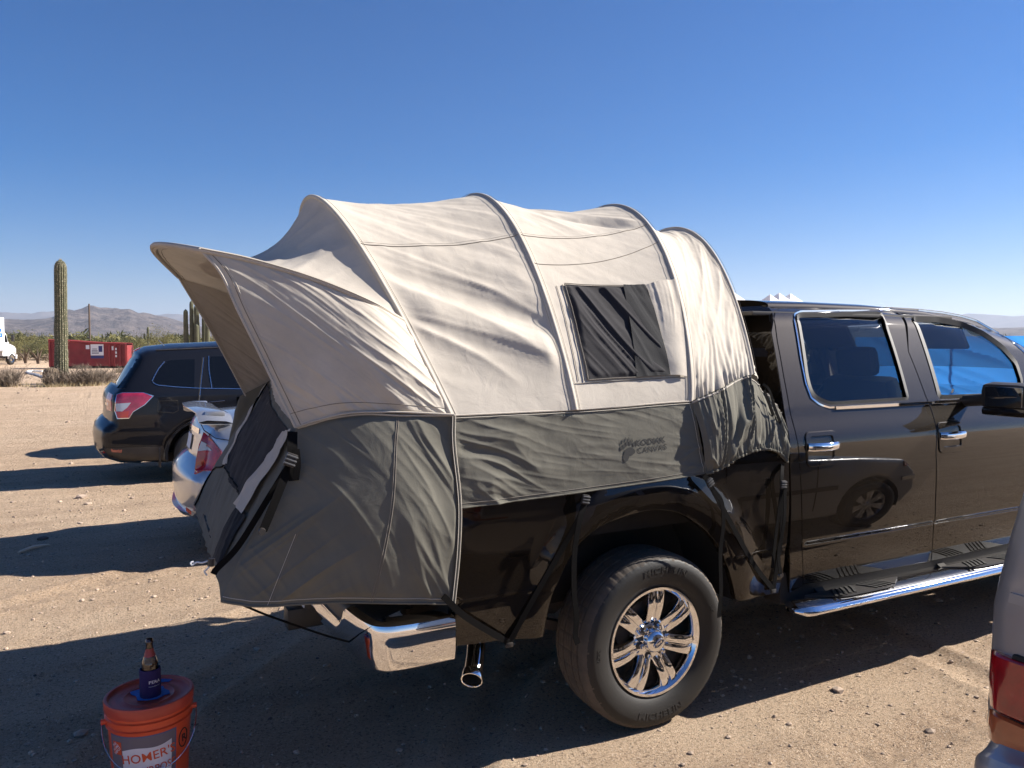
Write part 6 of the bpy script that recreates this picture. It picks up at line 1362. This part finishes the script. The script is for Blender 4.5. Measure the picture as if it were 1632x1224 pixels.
ps.band('trunk_trim', (-1.44, 1.0), (-1.442, 1.02), -.6, .6, M['chrome'], sd, .006); ps.band('plate_recess', (-1.46, .84), (-1.45, .96), -.30, .30, M['dark'], sd, .002); ps.band('licence_plate', (-1.46, .85), (-1.45, .95), -.20, .20, M['sign'], sd, .004); ps.band('tail_lens', (-1.54, .82), (-1.50, 1.03), -1, -.85, M['redlens'], sd, .006)
ps.band('bumper_lip', (-1.60, .35), (-1.655, .40), -1, 1, M['silver'], sd, .035); 
g = G(); yy_ = np.linspace(-.70, .70, 40); rows = []
for y in yy_:
    e = abs(y)/.70; zt = 1.215-.03*e**4-.055*sstep(.86, 1, e); rows.append([(-1.575+.05*e*e+c_, YN+.905+y, zt+d_) for c_, d_ in ((.0, .0), (.06, .012), (.20, .0), (.26, -.02), (.20, -.028), (.03, -.022), (-.0, -.008), (0, 0))])
g.grid(rows)
for y in (-.62, .62): g.box((-1.40, YN+.905+y, 1.165), (.16, .06, .09), .02)
g.mk('spoiler', M['silver'], sd)
ps.decal('side_window', [(-.60, 1.13), (-.18, 1.37), (.75, 1.40), (1.45, 1.06), (.8, 1.04)], M['dglass'], sd, .004, both=True); ps.band('rear_window', (-.80, 1.19), (-.32, 1.405), -.93, .93, M['dglass'], sd, .004); ps.band('windshield', (1.05, 1.37), (1.6, 1.05), -.93, .93, M['dglass'], sd, .004)
line_decal(ps, 'trunk_gap', axz(sy, (322, 672), (330, 690), (345, 700), (375, 703)), .006, M['dark'], sd, .002)
ps.decal('reflector', axz(sy-.02, (300, 815), (309, 822), (309, 828), (300, 822)), M['redlens'], sd, .006, sp=.02)
for cx in (-.55, 2.15):
    car_wheel(sd, (cx, YN+.13, .32), .32, .21, -1, .21, 7, M['alloy']); car_wheel(sd, (cx, YN+1.68, .32), .32, .21, 1, .21, 7, M['alloy'])
g = G()
for cx in (-.55, 2.15):
    for y0, y1 in ((YN+.05, YN+.35), (YN+1.76, YN+1.46)): g.grid([[(cx+.365*math.cos(a), y_, .32+.365*math.sin(a)) for y_ in (y0, y1)] for a in A]); g.grid([[(cx+r_*math.cos(a), y1, .32+r_*math.sin(a)) for r_ in (.365, .02)] for a in A])
g.box((.8, YN+.9, .24), (3.6, 1.3, .08)); g.mk('wheel_well', M['dark'], sd)

# hatchback beyond the suv, only its shadow reaches out
YH = 9.35
hb = thing('parked_hatchback', 'dark car hidden behind the black suv, its shadow showing on the sand', 'car', (0, YH+.85, 0))
sil = [(-1.35, .3), (-1.5, .4), (-1.53, .6), (-1.50, .8), (-1.48, 1.0), (-1.20, 1.42), (-.9, 1.50), (0, 1.52), (.6, 1.46), (1.3, 1.02), (2.1, .9), (2.4, .65), (2.4, .35), (2.2, .22)]+arc_pts(1.6, .31, .36, -.3, math.pi+.3)+[(1.1, .2), (-.4, .2)]+arc_pts(-.85, .31, .36, -.3, math.pi+.3)
Wh = lambda x, z: .86-.03*((z-.6)/.4)**2-np.where(z > .95, .3*(z-.95), 0)-.12*sstep(-.9, -1.5, x)
ph = Pillow(sil, [], Wh, .12, YH+.86, bulge=lambda x, z: .1); ph.build(hb, M['blackcar'], sp=.06)
ph.decal('side_window', [(-1.05, 1.0), (-.9, 1.38), (.5, 1.38), (1.1, 1.02)], M['dglass'], hb, .004, both=True); ph.band('rear_window', (-1.45, 1.04), (-1.22, 1.38), -.9, .9, M['dglass'], hb)
for cx in (-.85, 1.6):
    car_wheel(hb, (cx, YH+.13, .31), .31, .2, -1, .2, 5, M['alloy']); car_wheel(hb, (cx, YH+1.60, .31), .31, .2, 1, .2, 5, M['alloy'])

# old silver wagon whose rear corner cuts in at the right edge
YW = -2.548; YL = -2.566
ow = thing('parked_wagon', 'old silver wagon with red and amber tail light, cut off by the right edge', 'car', (0, YW-.88, 0))
sil = [(-.12, .35), (-.22, .42), (-.245, .52), (-.25, .68), (-.235, .722), (-.185, .735), (-.163, .75), (-.155, .95), (-.153, 1.10), (-.15, 1.25), (-.14, 1.38), (-.12, 1.50), (-.03, 1.60), (.15, 1.63), (.6, 1.64), (1.6, 1.60), (2.0, 1.50), (2.7, 1.03), (3.3, .985), (3.95, .90), (4.12, .72), (4.15, .45), (4.0, .27), (3.85, .25)]+arc_pts(3.48, .33, .375, -.25, math.pi+.25)+[(3.0, .22), (1.2, .22)]+arc_pts(.78, .33, .375, -.25, math.pi+.25)+[(.3, .30)]
Ww = lambda x, z: .885-.004*((z-.75)/.4)**2-np.where(z > 1.08, .17*(z-1.08), 0)-np.where(z > 1.5, .4*(z-1.5), 0)-.10*sstep(3.3, 4.2, x)-.022*(1-sstep(.725, .75, z))*sstep(.5, .1, x)
pw = Pillow(sil, [], Ww, .06, YW-.885, bulge=lambda x, z: .05 if x < .2 else .06, n=14)
pw.build(ow, M['silver_old'], sp=.03)
def both_side(name, P, mt, par, off=.004, **k):
    """the wagon's left side faces +Y: mirror the near-side decal"""
    o = pw.decal(name, P, mt, par, off, **k); V = np.zeros(len(o.data.vertices)*3); o.data.vertices.foreach_get('co', V); return o
for sgn in (1,):
    pw.decal('side_window', [(.22, 1.08), (.26, 1.42), (.9, 1.44), (.95, 1.07)], M['dglass'], ow, .004, both=True); pw.decal('side_window', [(1.02, 1.07), (1.0, 1.44), (1.75, 1.43), (1.80, 1.05)], M['dglass'], ow, .004, both=True); pw.decal('side_window', [(1.86, 1.05), (1.82, 1.42), (1.95, 1.40), (2.52, 1.04)], M['dglass'], ow, .004, both=True)
    pw.decal('side_moulding', [(.98+.3, .60), (.98+.3, .655), (3.02, .655), (3.02, .60)], M['blkplastic'], ow, .010, both=True)
    for xd in (.98, 1.83, 2.78): pw.decal('door_gap', [(xd, .35), (xd, 1.03), (xd+.008, 1.03), (xd+.008, .35)], M['dark'], ow, .003, both=True)
    pw.decal('marker_lamp', [(3.92, .80), (3.92, .87), (4.02, .86), (4.04, .80)], M['amber'], ow, .008, both=True); pw.decal('bumper_trim', [(3.90, .60), (3.90, .66), (4.12, .66), (4.12, .60)], M['chrome_d'], ow, .014, both=True)
for sg_ in (1, -1):
    for nm, z0, z1, m_ in (('tail_light', .814, .964, M['redlens']), ('turn_lamp', .726, .809, M['amber'])):
        yo = lambda y: y+YL-YW if sg_ > 0 else 2*(YW-.885)-y-YL+YW
        path = [(-.176, YW-.38), (-.180, YW-.20), (-.180, YW-.075)]+[(-.115-.065*math.cos(a_), YW-.060+.065*math.sin(a_)) for a_ in np.linspace(.25, math.pi/2-.15, 7)]+[(-.09, YW+.009), (.05, YW+.006)]
        g = G(); inn = [(x+.04, y-.05) for x, y in path]; rows = []
        for z, k in ((z0, .010), (z0+.006, .0), ((z0+z1)/2, -.002), (z1-.006, .0), (z1, .010)): rows.append([(x+(k if x < -.11 else 0), yo(y-(k if x > -.15 else 0)), z) for x, y in path])
        g.grid(rows); n_ = len(path)
        for z in (z0, z1): g.add([(x+.006, yo(y-.006), z) for x, y in path]+[(x+.05, yo(y-.06), z) for x, y in path], [(q, q+1, n_+q+1, n_+q) for q in range(n_-1)])
        lm = g.mk(nm, m_, ow, ang=50)
    g = G(); g.box((-.14, yo(YW-.23), .845), (.06, .33, .26), .01); g.mk('lamp_surround', M['dark'], ow)
pw.band('panel_crease', (-.15, 1.112), (-.15, 1.120), -1, 1, M['silver_old'], ow, .006)
pw.band('bumper_insert', (-.25, .56), (-.25, .64), -.97, .97, M['dark'], ow, .006); pw.band('reflector', (-.25, .575), (-.25, .625), .78, .96, M['redlens'], ow, .012)
pw.band('rear_window', (-.15, 1.22), (-.13, 1.50), -.72, .72, M['dglass'], ow, .004); pw.band('windshield', (2.05, 1.42), (2.65, 1.07), -.9, .9, M['dglass'], ow, .004)
for cx in (.78, 3.48):
    car_wheel(ow, (cx, YW-.115, .32), .32, .20, 1, .20, 7, M['alloy']); car_wheel(ow, (cx, YW-1.655, .32), .32, .20, -1, .20, 7, M['alloy'])
g = G()
for cx in (.78, 3.48):
    for y0, y1 in ((YW-.03, YW-.35), (YW-1.74, YW-1.45)): g.grid([[(cx+.37*math.cos(a), y_, .33+.37*math.sin(a)) for y_ in (y0, y1)] for a in A]); g.grid([[(cx+r_*math.cos(a), y1, .33+r_*math.sin(a)) for r_ in (.37, .02)] for a in A])
g.box((2.0, YW-.88, .26), (3.6, 1.3, .08)); g.mk('wheel_well', M['dark'], ow)
g = G(); g.box((2.42, YW+.10, 1.08), (.10, .17, .11), .03); g.mk('side_mirror', M['silver_old'], ow)

# ================================================================== BUCKET AND BOTTLE
M['orange'] = mat('orange_plastic', (.74, .088, .026), .42, var=.08, vscale=5, bump=.0006, bscale=60, dust=.05)
M['orange_lid'] = mat('orange_lid_plastic', (.50, .06, .035), .4, var=.15, vscale=7, bump=.0006, bscale=50, dust=.08)
cb = at(238, 1103, Z=.385); cx_, cy_ = cb[0], cb[1]
bu = thing('bucket', 'orange plastic bucket with lid and printed white banner, standing in the shade', 'bucket', (cx_, cy_, 0))
g = G(); g.lathe([(.001, .004), (.128, .004), (.132, .012), (.136, .06), (.148, .285), (.149, .288), (.1555, .290), (.157, .296), (.1505, .300), (.1508, .318), (.1575, .320), (.159, .327), (.152, .331), (.1525, .347), (.150, .372)], (cx_, cy_, 0), 96, 'Z'); g.mk('body', M['orange'], bu, ang=50)
g = G(); g.lathe([(.150, .342), (.1575, .343), (.1605, .350), (.162, .378), (.160, .386), (.154, .388), (.149, .386), (.146, .376), (.142, .372), (.098, .3715), (.094, .375), (.090, .3755), (.086, .3715), (.001, .371)], (cx_, cy_, 0), 96, 'Z'); g.mk('lid', M['orange_lid'], bu, ang=50)
tocam = math.atan2(CAM[1]-cy_, CAM[0]-cx_)
def br(z): return np.interp(z, [.012, .06, .285], [.132, .136, .148])
def wrapc(V2, a0, z0, off): A_ = a0+V2[:, 0]/.142; z = z0+V2[:, 1]; r_ = br(z)+off; return np.c_[cx_+r_*np.cos(A_), cy_+r_*np.sin(A_), z]
def wrap_rect(a0, a1, z0, z1, off, mt, nm, fz=None):
    A_, Z_ = np.meshgrid(np.linspace(a0, a1, 40), np.linspace(0, 1, 16), indexing='ij'); s_ = (A_-a0)/(a1-a0); zz0 = z0+(fz(s_)[0] if fz else 0); zz1 = z1+(fz(s_)[1] if fz else 0); Z_ = zz0*(1-Z_)+zz1*Z_
    r_ = br(Z_)+off; return grid_mesh(nm, np.stack([cx_+r_*np.cos(A_), cy_+r_*np.sin(A_), Z_], -1), mt, bu, flip=True, ang=180)
M['lblgrey'] = mat('grey_label_print', (.16, .13, .15), .6); M['lblblue'] = mat('blue_grey_print', (.12, .11, .20), .6); M['lblwhite'] = mat('white_label_print', (.72, .66, .68), .55, var=.1); M['lblor'] = mat('orange_label_print', (.66, .08, .02), .55)
wrap_rect(tocam-1.15, tocam+.66, .035, .280, .0006, M['lblblue'], 'label_border'); wrap_rect(tocam-1.13, tocam+.62, .04, .274, .0012, M['lblgrey'], 'label')
ban = lambda s_: (.012*np.sin(s_*6), .020*s_+.008*np.sin(s_*6.3))
wrap_rect(tocam-.72, tocam+.52, .060, .226, .0022, M['lblwhite'], 'banner', lambda s_: (.01*np.sin(s_*5), .022*s_-.004+.006*np.sin(s_*6.3)))
def wtext(txt, a0, z0, hgt, bold, mt, nm, rot=0, sx=1.0, off=.0034, sp=1.0):
    V2, F2 = text2d(txt, 1, bold, 3, sp); V2 = V2/np.ptp(V2[:, 1])*hgt*np.array([sx, 1]); c_, s_ = math.cos(rot), math.sin(rot); V2 = V2@np.array([[c_, s_], [-s_, c_]])
    P = wrapc(V2, a0, z0, off); return mk(nm, P, F2, mt, bu, smooth=False)
wtext("HOMER'S", tocam-.06, .196, .036, .006, M['lblor'], 'print', .10, .98); wtext('ALL-PURPOSE', tocam-.09, .142, .030, .006, M['lblor'], 'print', .08, .80); wtext('BUCKET', tocam-.09, .090, .034, .03, M['lblor'], 'print', .06, 1.0)
wrap_rect(tocam-1.02, tocam-.74, .206, .256, .0028, M['lblor'], 'logo')
for k, w_ in enumerate(('THE', 'HOME', 'DEPOT')): wtext(w_, tocam-.905+.055*(k-1)*.9, .232-.011*(k-1), .0095, .02, M['lblwhite'], 'logo_print', .78, 1.0, .0040)
g = G(); a_ = np.linspace(0, 2*math.pi, 25); P = wrapc(np.c_[.024*np.cos(a_), .036*np.sin(a_)], tocam+.92, .22, .0012)[:-1]; g.tube(P, .0022, 5, closed=True); g.mk('roundel', M['ink'], bu); wtext('R', tocam+.92, .22, .03, .02, M['ink'], 'print', .1, 1)
hp = []
for t_ in np.linspace(0, math.pi, 40):
    lat = math.cos(t_); side = np.array([-math.sin(tocam), math.cos(tocam), 0]); fr = np.array([math.cos(tocam), math.sin(tocam), 0])
    hp.append(np.array([cx_, cy_, .305])+side*lat*.168+fr*(.150*math.sin(t_)**.8)*.98+fr*.012+np.array([0, 0, -.165*math.sin(t_)**.9]))
hp = np.array(hp); g = G(); g.tube(hp, .0017, 8); hd = g.mk('handle', M['chrome_d'], bu)
g = G(); g.tube(hp[16:24], .0085, 10); g.mk('grip', mat('clear_grey_plastic', (.55, .53, .58), .4), hd)
for k in (0, -1): g = G(); q = hp[k]; c0 = np.array([cx_, cy_, q[2]]); d = (q-c0)/np.linalg.norm(q-c0); g.tube([c0+d*.148, c0+d*.171], .011, 10); g.mk('handle_ear', M['orange'], bu)
# blue tape scraps on the lid
M['tape'] = mat('blue_tape', (.035, .14, .42), .75, var=.25, vscale=60, bump=.0006, bscale=120)
def tape(pts, lab, z=.3725):
    P = [at(px, py, Z=z)[:2] for px, py in pts]; g = G(); P = rpoly(P, .004, 3); g.prism([tuple(q) for q in P], lambda a_, b_: (a_, b_, z+.0004+.0012*vn(a_*90, b_*90, 3)), lambda a_, b_: (a_, b_, z+.0018+.002*vn(a_*90, b_*90, 3))); tag(g.mk('tape_scrap', M['tape'], smooth=False), lab, 'tape', 'blue tape scraps on the bucket lid')
tape([(207, 1104), (222, 1099), (224, 1095), (260, 1094), (262, 1098), (270, 1101), (271, 1106), (262, 1108), (252, 1114), (232, 1117), (219, 1117), (217, 1110), (209, 1108)], 'torn blue tape patch under the bottle on the bucket lid')
tape([(252, 1084), (254, 1079), (274, 1077), (277, 1082), (268, 1087), (256, 1088)], 'short blue tape strip near the far rim of the bucket lid')
# bottle in a purple sleeve
bp_ = at(240, 1107, Z=.376); bx, by = bp_[0], bp_[1]; bz = .3765
bo = thing('beer_bottle', 'brown glass beer bottle in a purple sleeve standing on the bucket lid', 'bottle', (bx, by, bz))
mb = bpy.data.materials.new('brown_glass'); mb.use_nodes = True; b_ = mb.node_tree.nodes['Principled BSDF']; b_.inputs['Base Color'].default_value = (.05, .016, .006, 1); b_.inputs['Roughness'].default_value = .05; b_.inputs['Coat Weight'].default_value = 1; b_.inputs['Transmission Weight'].default_value = .35
g = G(); g.lathe([(.001, .002), (.030, .002), (.0305, .12), (.0295, .130), (.022, .152), (.0155, .170), (.0135, .186), (.0130, .205), (.0146, .208), (.0146, .214), (.0128, .216), (.0126, .222), (.011, .223), (.0100, .218), (.0100, .20)], (bx, by, bz), 40, 'Z'); g.mk('glass', mb, bo, ang=60)
g = G(); g.lathe([(.0145, .186), (.0152, .176), (.0185, .166), (.0215, .156)], (bx, by, bz), 32, 'Z'); g.mk('neck_label', mat('red_neck_label', (.32, .05, .045), .5, var=.2, vscale=60), bo)
g = G(); tc2 = math.atan2(CAM[1]-by, CAM[0]-bx); g.lathe([(.0225, .154), (.0285, .133)], (bx, by, bz), 20, 'Z', tc2-.75, tc2+.65); g.mk('shoulder_label', mat('tan_label', (.14, .10, .06), .5, var=.5, vscale=90), bo)
M['purple'] = mat('purple_foam', (.022, .010, .075), .85, bump=.0008, bscale=220)
g = G(); g.lathe([(.030, .0), (.0375, .0), (.0385, .004), (.0388, .100), (.0378, .106), (.0345, .107), (.0335, .100), (.0325, .01)], (bx, by, bz), 48, 'Z'); slv = g.mk('sleeve', M['purple'], bo, ang=50)
def btext(txt, a0, z0, hgt, bold, nm, sx=1):
    V2, F2 = text2d(txt, 1, bold, 3); V2 = V2/np.ptp(V2[:, 1])*hgt*np.array([sx, 1]); A_ = a0+V2[:, 0]/.0388; r_ = .0393; mk(nm, np.c_[bx+r_*np.cos(A_), by+r_*np.sin(A_), bz+z0+V2[:, 1]], F2, M['lblwhite'], slv, smooth=False)
btext('PERaASU'[:4]+'A', tc2+.30, .060, .0125, .015, 'print', 1.15) if False else btext('PERA', tc2+.42, .062, .0120, .012, 'print', 1.15)
btext('www.pera.com', tc2+.42, .046, .0042, .0, 'print', 1.2)
